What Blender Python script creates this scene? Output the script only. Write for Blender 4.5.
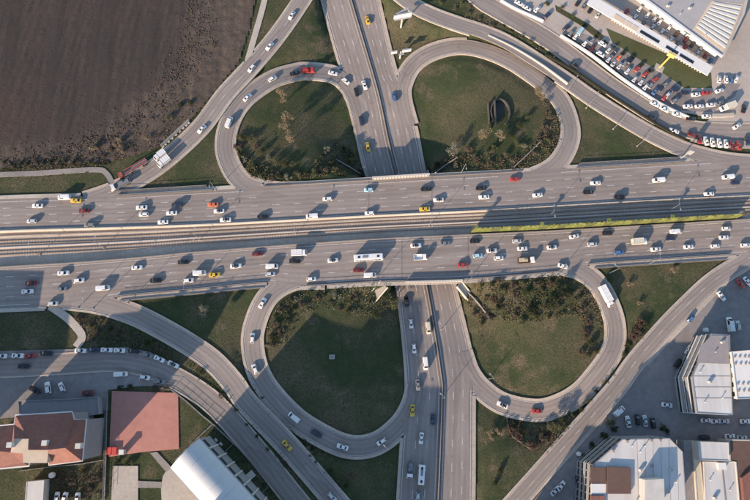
import bpy, bmesh, math, random
import numpy as np
from mathutils import Vector, Matrix
random.seed(7); RNG = np.random.default_rng(7)
for o in list(bpy.data.objects): bpy.data.objects.remove(o)
S = bpy.context.scene; COL = S.collection

# ------------------------------------------------------------------ camera
FPX, HCAM, NAD = 583.0, 233.0, (345.0, 395.0)      # focal (px of a 750 wide frame), height, image point straight below
dn = Vector((NAD[0]-375, -(NAD[1]-250), -FPX)).normalized()
UP = -dn
EX = (Vector((1, 0, 0)) - UP*UP.x).normalized(); EY = UP.cross(EX)
M3 = Matrix((EX, EY, UP))
cd = bpy.data.cameras.new('camera'); cam = bpy.data.objects.new('camera', cd); COL.objects.link(cam)
cam.matrix_world = Matrix.Translation((0, 0, HCAM)) @ M3.to_4x4()
cd.sensor_width = 36; cd.lens = 36*FPX/750; cd.clip_end = 9000; cd.clip_start = 1
S.camera = cam
# ------------------------------------------------------------------ sky, sun, exposure
SUN_EL = math.radians(18.0); SH = Vector((0.634, 0.773))        # shadow direction on the ground (east, north)
w = bpy.data.worlds.new('World'); S.world = w; w.use_nodes = True
nt = w.node_tree; bg = nt.nodes['Background']; sky = nt.nodes.new('ShaderNodeTexSky')
sky.sky_type = 'NISHITA'; sky.sun_disc = False; sky.sun_elevation = SUN_EL
sky.sun_rotation = math.atan2(-SH.x, -SH.y); sky.air_density = 1.0; sky.dust_density = 0.5; sky.ozone_density = 1.4; sky.altitude = 100
nt.links.new(sky.outputs[0], bg.inputs[0]); bg.inputs[1].default_value = 0.13
ld = bpy.data.lights.new('sun', 'SUN'); ld.energy = 4.3; ld.angle = math.radians(0.55); ld.color = (1.0, 0.78, 0.585)
sun = bpy.data.objects.new('sun', ld); COL.objects.link(sun)
sd = Vector((SH.x*math.cos(SUN_EL), SH.y*math.cos(SUN_EL), -math.sin(SUN_EL)))
sun.rotation_euler = sd.to_track_quat('-Z', 'Y').to_euler(); sun.location = (-80, -100, 150)
S.view_settings.view_transform = 'Standard'; S.view_settings.look = 'None'
S.view_settings.exposure = 1.32; S.view_settings.gamma = 1.0
S.render.resolution_x = 1024; S.render.resolution_y = 683
S.render.engine = 'CYCLES'

def un(px, py, z=0.0):
    d = M3 @ Vector((px-375, -(py-250), -FPX)); t = (z-HCAM)/d.z
    return Vector((d.x*t, d.y*t, z))

# ------------------------------------------------------------------ materials
MATS = {}
def mat(name, col, rough=0.85, var=0.12, scale=1.0, bump=0.0, col2=None, big=0.0, metal=0.0, coat=0.0, spec=0.3, fac=0.5, streak=None, detail=6.0):
    """principled with two scales of noise in the colour; col2 is the second colour of the blotches"""
    if name in MATS: return MATS[name]
    m = bpy.data.materials.new(name); m.use_nodes = True; t = m.node_tree; b = t.nodes['Principled BSDF']; L = t.links.new
    b.inputs['Roughness'].default_value = rough; b.inputs['Metallic'].default_value = metal
    b.inputs['Specular IOR Level'].default_value = spec; b.inputs['Coat Weight'].default_value = coat
    c2 = col2 or tuple(c*(1-var) for c in col)
    tc = t.nodes.new('ShaderNodeTexCoord')
    n = t.nodes.new('ShaderNodeTexNoise'); n.inputs['Scale'].default_value = scale; n.inputs['Detail'].default_value = detail; n.inputs['Roughness'].default_value = 0.65
    src = tc.outputs['Object']
    if streak:
        mp = t.nodes.new('ShaderNodeMapping'); mp.inputs['Scale'].default_value = streak; L(src, mp.inputs[0]); L(mp.outputs[0], n.inputs['Vector'])
    else: L(src, n.inputs['Vector'])
    r = t.nodes.new('ShaderNodeMapRange'); r.inputs[1].default_value = fac-0.18; r.inputs[2].default_value = fac+0.18; L(n.outputs['Fac'], r.inputs[0])
    mx = t.nodes.new('ShaderNodeMix'); mx.data_type = 'RGBA'; mx.inputs[6].default_value = (*col, 1); mx.inputs[7].default_value = (*c2, 1)
    L(r.outputs[0], mx.inputs[0]); out = mx.outputs[2]
    if big:
        n2 = t.nodes.new('ShaderNodeTexNoise'); n2.inputs['Scale'].default_value = scale*0.07; n2.inputs['Detail'].default_value = 4; L(src, n2.inputs['Vector'])
        r2 = t.nodes.new('ShaderNodeMapRange'); r2.inputs[1].default_value = .3; r2.inputs[2].default_value = .7; r2.inputs[3].default_value = 1-big; r2.inputs[4].default_value = 1+big; L(n2.outputs['Fac'], r2.inputs[0])
        v = t.nodes.new('ShaderNodeVectorMath'); v.operation = 'SCALE'; L(out, v.inputs[0]); L(r2.outputs[0], v.inputs['Scale']); out = v.outputs[0]
    L(out, b.inputs['Base Color'])
    if bump:
        bp = t.nodes.new('ShaderNodeBump'); bp.inputs['Strength'].default_value = bump; bp.inputs['Distance'].default_value = 0.15; L(n.outputs['Fac'], bp.inputs['Height']); L(bp.outputs[0], b.inputs['Normal'])
    MATS[name] = m; return m

def asphalt(name, base, lanes=3):
    """road surface: worn wheel tracks across u, long streaks along v, patches and cracks"""
    m = bpy.data.materials.new(name); m.use_nodes = True; t = m.node_tree; b = t.nodes['Principled BSDF']; L = t.links.new
    b.inputs['Roughness'].default_value = 0.8; b.inputs['Specular IOR Level'].default_value = 0.35
    uv = t.nodes.new('ShaderNodeUVMap'); tc = t.nodes.new('ShaderNodeTexCoord')
    sep = t.nodes.new('ShaderNodeSeparateXYZ'); L(uv.outputs[0], sep.inputs[0])
    def math_(op, a, v):
        n = t.nodes.new('ShaderNodeMath'); n.operation = op
        L(a, n.inputs[0])
        if isinstance(v, (int, float)): n.inputs[1].default_value = v
        else: L(v, n.inputs[1])
        return n.outputs[0]
    cs = math_('COSINE', math_('MULTIPLY', sep.outputs[0], 2*math.pi*lanes*2), 0)
    mp = t.nodes.new('ShaderNodeMapping'); mp.inputs['Scale'].default_value = (lanes*9, 0.02, 1); L(uv.outputs[0], mp.inputs[0])
    n1 = t.nodes.new('ShaderNodeTexNoise'); n1.inputs['Scale'].default_value = 1; n1.inputs['Detail'].default_value = 5; L(mp.outputs[0], n1.inputs['Vector'])
    n2 = t.nodes.new('ShaderNodeTexNoise'); n2.inputs['Scale'].default_value = 0.09; n2.inputs['Detail'].default_value = 5; L(tc.outputs['Object'], n2.inputs['Vector'])
    n3 = t.nodes.new('ShaderNodeTexNoise'); n3.inputs['Scale'].default_value = 1.6; n3.inputs['Detail'].default_value = 5; L(tc.outputs['Object'], n3.inputs['Vector'])
    mp2 = t.nodes.new('ShaderNodeMapping'); mp2.inputs['Scale'].default_value = (lanes*1.0, 0.035, 1); L(uv.outputs[0], mp2.inputs[0])
    vo = t.nodes.new('ShaderNodeTexVoronoi'); vo.inputs['Scale'].default_value = 1; L(mp2.outputs[0], vo.inputs['Vector'])      # resurfaced lengths
    sv = t.nodes.new('ShaderNodeSeparateXYZ'); L(vo.outputs['Color'], sv.inputs[0])
    f = math_('ADD', math_('MULTIPLY', cs, 0.075), 0.50)
    f = math_('ADD', f, math_('MULTIPLY', n1.outputs['Fac'], 0.38))
    f = math_('ADD', f, math_('MULTIPLY', n2.outputs['Fac'], 0.30))
    f = math_('ADD', f, math_('MULTIPLY', n3.outputs['Fac'], 0.18))
    f = math_('ADD', f, math_('MULTIPLY', sv.outputs[0], 0.22))
    n5 = t.nodes.new('ShaderNodeTexNoise'); n5.inputs['Scale'].default_value = 0.45; n5.inputs['Detail'].default_value = 7; L(tc.outputs['Object'], n5.inputs['Vector'])
    r5 = t.nodes.new('ShaderNodeMapRange'); r5.inputs[1].default_value = .60; r5.inputs[2].default_value = .74; r5.inputs[3].default_value = 0; r5.inputs[4].default_value = .20; L(n5.outputs['Fac'], r5.inputs[0])
    f = math_('SUBTRACT', math_('SUBTRACT', f, r5.outputs[0]), 0.03)
    v = t.nodes.new('ShaderNodeVectorMath'); v.operation = 'SCALE'; v.inputs[0].default_value = base; L(f, v.inputs['Scale'])
    L(v.outputs[0], b.inputs['Base Color'])
    return m

ASPH = (0.203, 0.173, 0.155)
A = {n: asphalt('asphalt_'+n, ASPH, l) for n, l in (('motorway', 4), ('avenue', 3), ('ramp', 2))}
A['lot'] = mat('asphalt_lot', (0.215, 0.193, 0.182), 0.85, 0.16, 0.4, col2=(0.155, 0.140, 0.135), big=0.22)
M_GRASS = None
CONC = mat('concrete', (0.38, 0.335, 0.29), 0.85, 0.2, 0.9, big=0.15)
CONC_D = mat('concrete_grey', (0.24, 0.215, 0.20), 0.88, 0.25, 0.8, big=0.15)
CONC_L = mat('concrete_pale', (0.46, 0.41, 0.36), 0.8, 0.15, 0.9, big=0.1)
KERB = mat('kerb_stone', (0.40, 0.335, 0.275), 0.85, 0.25, 0.7, big=0.16)
PAINT = mat('road_paint', (0.52, 0.49, 0.455), 0.7, 0.5, 1.2)
BALLAST = mat('ballast', (0.42, 0.335, 0.265), 0.95, 0.25, 0.8, 0.3, big=0.2)
SLEEPER = mat('sleeper_wood', (0.36, 0.285, 0.225), 0.95, 0.3, 0.8)
STEEL = mat('rail_steel', (0.14, 0.10, 0.08), 0.55, 0.2, 0.5, metal=0.4)
GALV = mat('galvanised_steel', (0.42, 0.42, 0.42), 0.5, 0.1, 0.5, metal=0.5)
WHITE = mat('white_paint', (0.56, 0.545, 0.52), 0.6, 0.08, 0.6, big=0.06)
BARK = mat('bark', (0.09, 0.07, 0.055), 0.95, 0.3, 3.0)
GLASS = mat('dark_glass', (0.012, 0.014, 0.017), 0.12, 0.1, 1.0, spec=0.6)
RUBBER = mat('tyre_rubber', (0.018, 0.018, 0.018), 0.9, 0.1, 1.0)
def ground_mat():
    m = bpy.data.materials.new('grass_ground'); m.use_nodes = True; t = m.node_tree; b = t.nodes['Principled BSDF']; L = t.links.new
    b.inputs['Roughness'].default_value = 0.95; b.inputs['Specular IOR Level'].default_value = 0.1
    tc = t.nodes.new('ShaderNodeTexCoord')
    def noise(s, d=6, r=.6):
        n = t.nodes.new('ShaderNodeTexNoise'); n.inputs['Scale'].default_value = s; n.inputs['Detail'].default_value = d; n.inputs['Roughness'].default_value = r
        L(tc.outputs['Object'], n.inputs['Vector']); return n.outputs['Fac']
    def ramp(v, a, bb):
        r = t.nodes.new('ShaderNodeMapRange'); r.inputs[1].default_value = a; r.inputs[2].default_value = bb; L(v, r.inputs[0]); return r.outputs[0]
    def mix(f, a, bb):
        x = t.nodes.new('ShaderNodeMix'); x.data_type = 'RGBA'; L(f, x.inputs[0])
        for i, c in ((6, a), (7, bb)):
            if isinstance(c, tuple): x.inputs[i].default_value = (*c, 1)
            else: L(c, x.inputs[i])
        return x.outputs[2]
    g = mix(ramp(noise(0.35), .35, .65), (0.034, 0.050, 0.022), (0.052, 0.064, 0.030))
    g = mix(ramp(noise(0.035, 5), .43, .62), g, (0.100, 0.084, 0.052))         # dry patches
    g = mix(ramp(noise(0.085, 6), .55, .68), g, (0.135, 0.105, 0.070))           # worn earth
    g = mix(ramp(noise(1.9, 5), .42, .66), g, (0.034, 0.038, 0.018))
    L(g, b.inputs['Base Color'])
    bp = t.nodes.new('ShaderNodeBump'); bp.inputs['Strength'].default_value = .7; bp.inputs['Distance'].default_value = .35
    L(noise(1.6, 8, .7), bp.inputs['Height']); L(bp.outputs[0], b.inputs['Normal'])
    return m
M_GRASS = ground_mat()

# ------------------------------------------------------------------ object helpers
def link(name, me, m=None, parent=None):
    o = bpy.data.objects.new(name, me); COL.objects.link(o)
    if m is not None:
        if len(me.materials) == 0: me.materials.append(m)
    if parent is not None: o.parent = parent
    return o
def tag(o, label, cat, group=None, kind=None):
    o['label'] = label; o['category'] = cat
    if group: o['group'] = group
    if kind: o['kind'] = kind
    return o
def thing(name, loc=(0, 0, 0), rz=0.0):
    o = bpy.data.objects.new(name, None); COL.objects.link(o); o.location = loc; o.rotation_euler = (0, 0, rz); o.empty_display_size = 0.5
    return o
def pyd(name, vs, fs, smooth=False):
    me = bpy.data.meshes.new(name); me.from_pydata([tuple(v) for v in vs], [], fs); me.update()
    if smooth:
        for p in me.polygons: p.use_smooth = True
    return me
def bxm(name, parts):
    """parts: list of (cx,cy,cz,sx,sy,sz[,rotz[,rotaxisvec tilt]]) joined boxes"""
    vs, fs = [], []
    for p in parts:
        cx, cy, cz, sx, sy, sz = p[:6]; r = p[6] if len(p) > 6 else 0; c, s_ = math.cos(r), math.sin(r); k = len(vs)
        for dz in (-.5, .5):
            for dx, dy in ((-.5, -.5), (.5, -.5), (.5, .5), (-.5, .5)):
                X, Y = dx*sx, dy*sy; vs.append((cx+X*c-Y*s_, cy+X*s_+Y*c, cz+dz*sz))
        fs += [(k+3, k+2, k+1, k), (k+4, k+5, k+6, k+7)] + [(k+i, k+(i+1) % 4, k+4+(i+1) % 4, k+4+i) for i in range(4)]
    return pyd(name, vs, fs)
def tube(name, pts, r, seg=6):
    """tapered tube through pts; r one radius or list"""
    vs, fs = [], []; n = len(pts); rs = r if isinstance(r, (list, tuple)) else [r]*n
    for i, p in enumerate(pts):
        a = Vector(pts[max(i-1, 0)]); b_ = Vector(pts[min(i+1, n-1)]); d = (b_-a).normalized()
        q = d.to_track_quat('Z', 'Y'); 
        for k in range(seg):
            an = 2*math.pi*k/seg; vs.append(Vector(p)+q @ Vector((rs[i]*math.cos(an), rs[i]*math.sin(an), 0)))
    for i in range(n-1):
        for k in range(seg): fs.append((i*seg+k, i*seg+(k+1) % seg, (i+1)*seg+(k+1) % seg, (i+1)*seg+k))
    fs.append(tuple(range(seg))[::-1]); fs.append(tuple((n-1)*seg+k for k in range(seg)))
    return pyd(name, vs, fs)
def prism(name, poly, z0, z1):
    """closed prism from a polygon of Vectors or (x,y); z0/z1 floats or lists"""
    n = len(poly); a = z0 if isinstance(z0, list) else [z0]*n; b_ = z1 if isinstance(z1, list) else [z1]*n
    vs = [(p[0], p[1], a[i]) for i, p in enumerate(poly)] + [(p[0], p[1], b_[i]) for i, p in enumerate(poly)]
    ar = sum(poly[i][0]*poly[(i+1) % n][1]-poly[(i+1) % n][0]*poly[i][1] for i in range(n))
    top = tuple(range(n, 2*n)); bot = tuple(range(n))[::-1]
    fs = [top, bot]+[(i, (i+1) % n, n+(i+1) % n, n+i) for i in range(n)]
    if ar < 0: fs = [f[::-1] for f in fs]
    return pyd(name, vs, fs)
def catmull(pts, step=3.0):
    P = [np.array(p, float) for p in pts]; out = []
    for i in range(len(P)-1):
        p0, p1, p2, p3 = P[max(i-1, 0)], P[i], P[i+1], P[min(i+2, len(P)-1)]
        n = max(2, int(np.hypot(*(p2-p1)[:2])/step))
        for k in range(n):
            t = k/n; out.append(.5*((2*p1)+(p2-p0)*t+(2*p0-5*p1+4*p2-p3)*t*t+(3*p1-p0-3*p2+p3)*t**3))
    out.append(P[-1]); return out

# ------------------------------------------------------------------ levels: the avenue dips under the motorway
ZLOW = -7.3
YT = un(395, 172, ZLOW).y; YB = un(430, 288, ZLOW).y
def z_ns(y):
    d = max(0.0, (y-YT), (YB-y)); d = max(0.0, d-14)
    return max(ZLOW+0.058*d*min(1.0, d/14.0), ZLOW) if d < 90 else ZLOW+0.058*90
def un_ns(px, py, wt=1.0, dz=0.0):
    z = ZLOW*wt
    for _ in range(6): z = wt*z_ns(un(px, py, z).y)
    return un(px, py, z+dz) if dz else un(px, py, z)

# ------------------------------------------------------------------ roads
ROADS = {}; CORR = []      # CORR: dense points (x,y,z) the ground must stay under
def yspline(pts, xs, ax=0):
    c = catmull([(p[ax], p[1-ax]) for p in pts], 2.0); X = [p[0] for p in c]; Y = [p[1] for p in c]
    o = np.argsort(X); return np.interp(xs, np.array(X)[o], np.array(Y)[o])
def ribbon_mesh(name, Lp, Rp, dz=0.0, skl=0.4, skr=0.4, nx=4):
    """sheet between two edges with uv (u across 0..1, v metres) and skirts"""
    me = bpy.data.meshes.new(name); vs, fs, uvs = [], [], []; v = 0; n = len(Lp); W = nx+3
    for i in range(n):
        if i: v += ((Lp[i]+Rp[i])/2-(Lp[i-1]+Rp[i-1])/2).length
        vs.append(Lp[i]+Vector((0, 0, dz-skl))); uvs.append((0, v))
        for k in range(nx+1): vs.append(Lp[i].lerp(Rp[i], k/nx)+Vector((0, 0, dz))); uvs.append((k/nx, v))
        vs.append(Rp[i]+Vector((0, 0, dz-skr))); uvs.append((1, v))
    for i in range(n-1):
        for k in range(W-1): fs.append((i*W+k, i*W+k+1, (i+1)*W+k+1, (i+1)*W+k))
    me.from_pydata([tuple(p) for p in vs], [], fs); u = me.uv_layers.new(name='UVMap')
    for lp in me.loops: u.data[lp.index].uv = uvs[lp.vertex_index]
    me.update()
    # make the top face up
    p = me.polygons[1]
    if p.normal.z < 0: me.flip_normals()
    return me
def corridor(Lp, Rp, margin=1.2, drop=0.22):
    for i in range(len(Lp)):
        a, b_ = Lp[i], Rp[i]; d = b_-a; ln = max(d.length, .1); u = d/ln; n = int((ln+2*margin)/0.7)+1
        a0 = a-u*margin
        for k in range(n+1):
            q = a0+u*((ln+2*margin)*k/n); CORR.append((q.x, q.y, a.z+(b_.z-a.z)*k/n-drop))
def road(key, name, Lp, Rp, m, label, dz, skl=.4, skr=.4, dirn=1, nx=4):
    o = link(name, ribbon_mesh(name, Lp, Rp, dz, skl, skr, nx), m); tag(o, label, 'road', kind='structure')
    C = [(a+b_)/2+Vector((0, 0, dz)) for a, b_ in zip(Lp, Rp)]
    pxs = []
    Mi = M3.transposed()
    for c in C:
        q = Mi @ (c-Vector((0, 0, HCAM))); pxs.append((375-FPX*q.x/q.z, 250+FPX*q.y/q.z))
    ROADS[key] = dict(o=o, L=Lp, R=Rp, C=C, px=np.array(pxs), dz=dz, dir=dirn)
    corridor(Lp, Rp)
    return o
def centre_road(key, name, pts, width, m, label, dz, dirn=1):
    """pts: (px,py[,w]) with w the share of the avenue's dip"""
    pts = [(*p, 0.0) if len(p) == 2 else p for p in pts]
    c = catmull(pts, 2.0); C = [un_ns(p[0], p[1], p[2]) for p in c]
    Lp, Rp = offset(C, width/2)
    return road(key, name, Lp, Rp, m, label, dz, dirn=dirn, nx=2)
def offset(C, h):
    Lp, Rp = [], []
    for i, p in enumerate(C):
        t = C[min(i+1, len(C)-1)]-C[max(i-1, 0)]; n = Vector((-t.y, t.x, 0)).normalized()
        Lp.append(p+n*h); Rp.append(p-n*h)
    return Lp, Rp
xs = np.arange(-90, 841, 3.0)
NCT = [(-90, 205), (0, 199), (60, 197), (115, 195.5), (190, 191), (262, 187), (377, 180), (425, 177), (500, 173), (565, 168.5), (690, 161), (750, 157), (840, 151)]
NCB = [(-90, 237), (0, 231), (190, 225), (374, 215.5), (480, 210.5), (564, 205.5), (650, 200.5), (750, 195.5), (840, 191)]
SCT = [(-90, 275), (0, 268), (75, 263.5), (150, 257.5), (190, 253.5), (280, 246.5), (375, 240), (468, 235.5), (564, 231), (750, 220), (840, 215)]
SCB = [(-90, 314), (0, 309), (60, 306), (115, 297.5), (190, 290.5), (268, 283.5), (301, 286.5), (377, 282.5), (468, 279.5), (564, 271.5), (588, 265), (660, 260), (730, 255.5), (840, 249)]
def edge(pts, dy=0.0, z=0.0): return [un(x, y+dy, z) for x, y in zip(xs, yspline(pts, xs))]
ncT, ncB, scT, scB = edge(NCT), edge(NCB), edge(SCT), edge(SCB)
ys = np.arange(-45, 560, 3.0)
LCL = [(312, -45), (324, 5), (340, 63), (352, 101), (355.5, 125), (366, 172), (385, 228), (398, 288), (407, 374), (405, 420), (402.5, 445), (399, 500), (396, 560)]
LCR = [(337, -45), (349, 0), (375, 88), (386, 140), (394, 172), (409, 228), (424.5, 287), (439, 374), (440, 400), (436, 500), (433, 560)]
RCL = [(341, -45), (353, 0), (378.5, 88), (390, 140), (398, 172), (413, 228), (428.5, 287), (442.5, 374), (443.5, 400), (440, 500), (437, 560)]
RCR = [(368, -45), (379, 5), (396, 74), (407, 84), (408, 100), (415.5, 130), (424, 174), (438, 228), (453.5, 286), (468, 345), (472.5, 374), (472.5, 393), (472, 500), (470, 560)]
def edge_ns(pts): return [un_ns(x, y) for x, y in zip(yspline(pts, ys, 1), ys)]
lcL, lcR, rcL, rcR = edge_ns(LCL), edge_ns(LCR), edge_ns(RCL), edge_ns(RCR)
road('LC', 'avenue', lcL, lcR, A['avenue'], 'left carriageway of the avenue dipping under the motorway bridge', 0.05, dirn=1)
road('RC', 'avenue', rcL, rcR, A['avenue'], 'right carriageway of the avenue dipping under the motorway bridge', 0.05, dirn=-1)
TROUGH = -1.3
for Lp, Rp in ((ncB, scT),):
    corridor([Vector((p.x, p.y, TROUGH)) for p in Lp], [Vector((p.x, p.y, TROUGH)) for p in Rp], margin=0.0)
LOOPS = {
 'TL': ([(330, 190, 0), (280, 191.5, 0), (250, 186, 0), (234, 172, 0), (225.5, 148, .04), (230, 122, .06), (245, 99, .12), (272, 79.5, .3), (296, 72, .5), (308, 71, .6), (332, 74, .85), (346, 83, 1), (355, 98, 1), (361, 118, 1), (366, 140, 1)], 'loop ramp round the upper left lawn with queueing cars', 1),
 'TR': ([(500, 184, 0), (530, 178, 0), (553, 167, 0), (566, 150, 0), (570.5, 130, .04), (563, 104, .15), (549, 88, .25), (531, 74, .4), (509, 60, .55), (483, 49.5, .7), (458, 46, .82), (432, 52, .94), (413, 65, 1), (403, 84, 1), (402.5, 100, 1), (409, 125, 1)], 'empty loop ramp round the upper right lawn', -1),
 'BL': ([(325, 279, 0), (297, 279.5, 0), (276, 289, 0), (262.5, 305, 0), (253.5, 330, .08), (253, 350, .15), (258, 371, .15), (270, 392, .22), (294, 417.5, .35), (316, 432.5, .52), (342, 445, .72), (363, 447, .9), (382, 440.5, 1), (401, 424, 1), (412, 405, 1), (417, 385, 1)], 'loop ramp round the dark shaded lower left lawn', -1),
 'BR': ([(520, 264, 0), (550, 263, 0), (568, 266.5, 0), (585, 273, 0), (600, 287, 0), (612, 312, .08), (615.5, 334, .18), (611, 353, .2), (597, 374, .28), (580, 393, .42), (560, 405, .58), (537, 410.5, .76), (505, 404.5, .96), (484, 391, 1), (470, 374, 1), (462, 352, 1)], 'loop ramp round the lower right lawn with the red car', 1)}
for k, (p, lb, d) in LOOPS.items(): centre_road(k, 'loop_ramp', p, 7.0, A['ramp'], lb, 0.09, d)
centre_road('NW', 'slip_road', [(330, -35), (312, -15), (300, 3), (285, 25), (269, 46), (248, 70), (225, 95), (202, 126), (175, 152), (150, 171), (118, 189), (85, 201)], 7.0, A['ramp'], 'slip road along the ploughed field with lorries at its foot', 0.11, 1)
centre_road('NE', 'slip_road', [(360, -45), (385, -18), (412, 4), (432, 14.5), (458, 24), (483, 32), (506, 42), (531, 57), (566, 80), (596, 101), (636, 125.5), (665, 141), (695, 153), (740, 162), (800, 162)], 6.6, A['ramp'], 'slip road curving above the upper right loop, no cars on it', 0.11, -1)
centre_road('NS2', 'service_road', [(440, -40), (478, -3), (496, 9), (526, 26), (552, 42), (584, 66), (608, 84), (632, 100), (660, 117), (690, 129), (720, 132), (760, 132), (830, 130)], 8.6, A['ramp'], 'service road beside the car dealer\'s white wall', 0.07, -1)
centre_road('SW', 'slip_road', [(30, 297), (90, 302), (130, 313), (163, 329), (195, 348), (215, 363), (233, 383), (248, 404), (287, 445), (332, 497), (365, 536)], 7.0, A['ramp'], 'slip road with a yellow taxi descending beside the arched hall', 0.11, 1)
centre_road('SS', 'service_road', [(-80, 368), (0, 367), (60, 364), (110, 361), (140, 364.5), (165, 373), (200, 393), (225, 415), (263, 459), (289, 492), (325, 536)], 7.4, A['ramp'], 'shaded service road with parked cars left of the slip road', 0.07, 1)
centre_road('SE', 'slip_road', [(820, 222), (770, 246), (743, 262), (712, 282), (682, 310), (662, 331), (636, 361), (618, 386), (593, 415), (565, 446), (526, 490), (490, 530)], 6.4, A['ramp'], 'sunlit slip road running up the lower right to the motorway', 0.11, -1)
centre_road('WP', 'footpath', [(-30, 176), (0, 174.5), (38, 173), (94, 169.5), (106, 173), (112, 183)], 2.2, CONC_D, 'narrow paved path under the ploughed field', 0.04)
centre_road('NP', 'footpath', [(269, -20), (262, 10), (254, 38), (246, 66)], 2.6, CONC, 'narrow pale path joining the slip road at the field', 0.04)
centre_road('SP', 'footpath', [(50, 306), (66, 317), (76, 327), (82, 337), (76, 347)], 3.0, CONC, 'short pale path from the motorway to the service road', 0.04)
road('NC', 'motorway', ncT, ncB, A['motorway'], 'upper carriageway of the motorway, traffic heading left', 0.13, 1.3, 2.2, -1, nx=6)
road('SC', 'motorway', scT, scB, A['motorway'], 'lower carriageway of the motorway, traffic heading right', 0.13, 2.2, 1.3, 1, nx=6)
rb = link('track_bed', ribbon_mesh('track_bed', [Vector((p.x, p.y, TROUGH)) for p in ncB], [Vector((p.x, p.y, TROUGH)) for p in scT], 0, .8, .8), BALLAST)
tag(rb, 'brown gravel track bed sunk between the two carriageways', 'track bed', kind='structure')

# ------------------------------------------------------------------ paved lots
LOTS = []
def lot(poly, m, label, name='pavement', z=0.02, carve=True):
    W = [un(x, y, 0) for x, y in poly]
    o = link(name, prism(name, W, z-0.5, z), m); tag(o, label, 'pavement', kind='structure')
    if carve: LOTS.append([(p.x, p.y) for p in W])
    return o
lot([(498, -60), (500, 0), (556, 38), (566, 34), (600, 56), (650, 97), (680, 112), (712, 117), (700, 126), (690, 141), (718, 147), (790, 150), (840, 120), (840, -60)], mat('lot_concrete', (0.36, 0.31, 0.27), 0.85, 0.15, 0.5, col2=(0.30, 0.26, 0.23), big=0.12), 'pale paved yard of the car dealer', z=0.03)
lot([(566, 34), (574, 30), (612, 44), (660, 70), (683, 90), (712, 92), (722, 84), (740, 84), (735, 96), (712, 112), (680, 111), (650, 96), (600, 55)], A['lot'], 'asphalt car park between lawn and white wall', z=0.055, carve=False)
lot([(-80, 352), (0, 351), (75, 349), (125, 347), (150, 352), (170, 362), (200, 390), (190, 398), (165, 386), (140, 386), (108, 390), (108, 410), (-80, 425)], A['lot'], 'shaded asphalt yard in front of the red roofed house', z=0.03)
lot([(840, 262), (760, 266), (735, 276), (716, 292), (690, 322), (660, 350), (640, 372), (612, 404), (585, 436), (560, 468), (530, 505), (515, 560), (840, 560)], A['lot'], 'asphalt yards between the buildings at the lower right', z=0.03)
lot([(735, 277), (715, 296), (684, 328), (664, 348), (648, 366), (644, 362), (668, 334), (690, 309), (716, 284), (732, 274)], CONC, 'pale pavement strip along the lower right slip road', z=0.07, carve=False)
# sports ground lower left
lot([(112, 391), (178, 393), (179, 449), (143, 452), (109, 457)], mat('court_red', (0.40, 0.19, 0.155), 0.85, 0.16, 0.35, col2=(0.34, 0.155, 0.125), big=0.15), 'red sports court, its upper left half in shade', 'sports_court', z=0.05)
lot([(113, 466), (138, 466), (138, 505), (111, 505)], CONC, 'pale concrete pad below the red court', z=0.05)
lot([(150, 453), (157, 452), (172, 468), (166, 472)], CONC_D, 'short path from the red court to the hall forecourt', z=0.06, carve=False)
lot([(138, 481), (138, 488), (162, 488), (162, 482)], CONC_D, 'short path from the concrete pad to the hall forecourt', z=0.06, carve=False)
lot([(168, 468), (163, 476), (161, 487), (162, 510), (215, 510), (176, 466)], CONC, 'rounded pale forecourt beside the arched hall', z=0.05)

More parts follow.
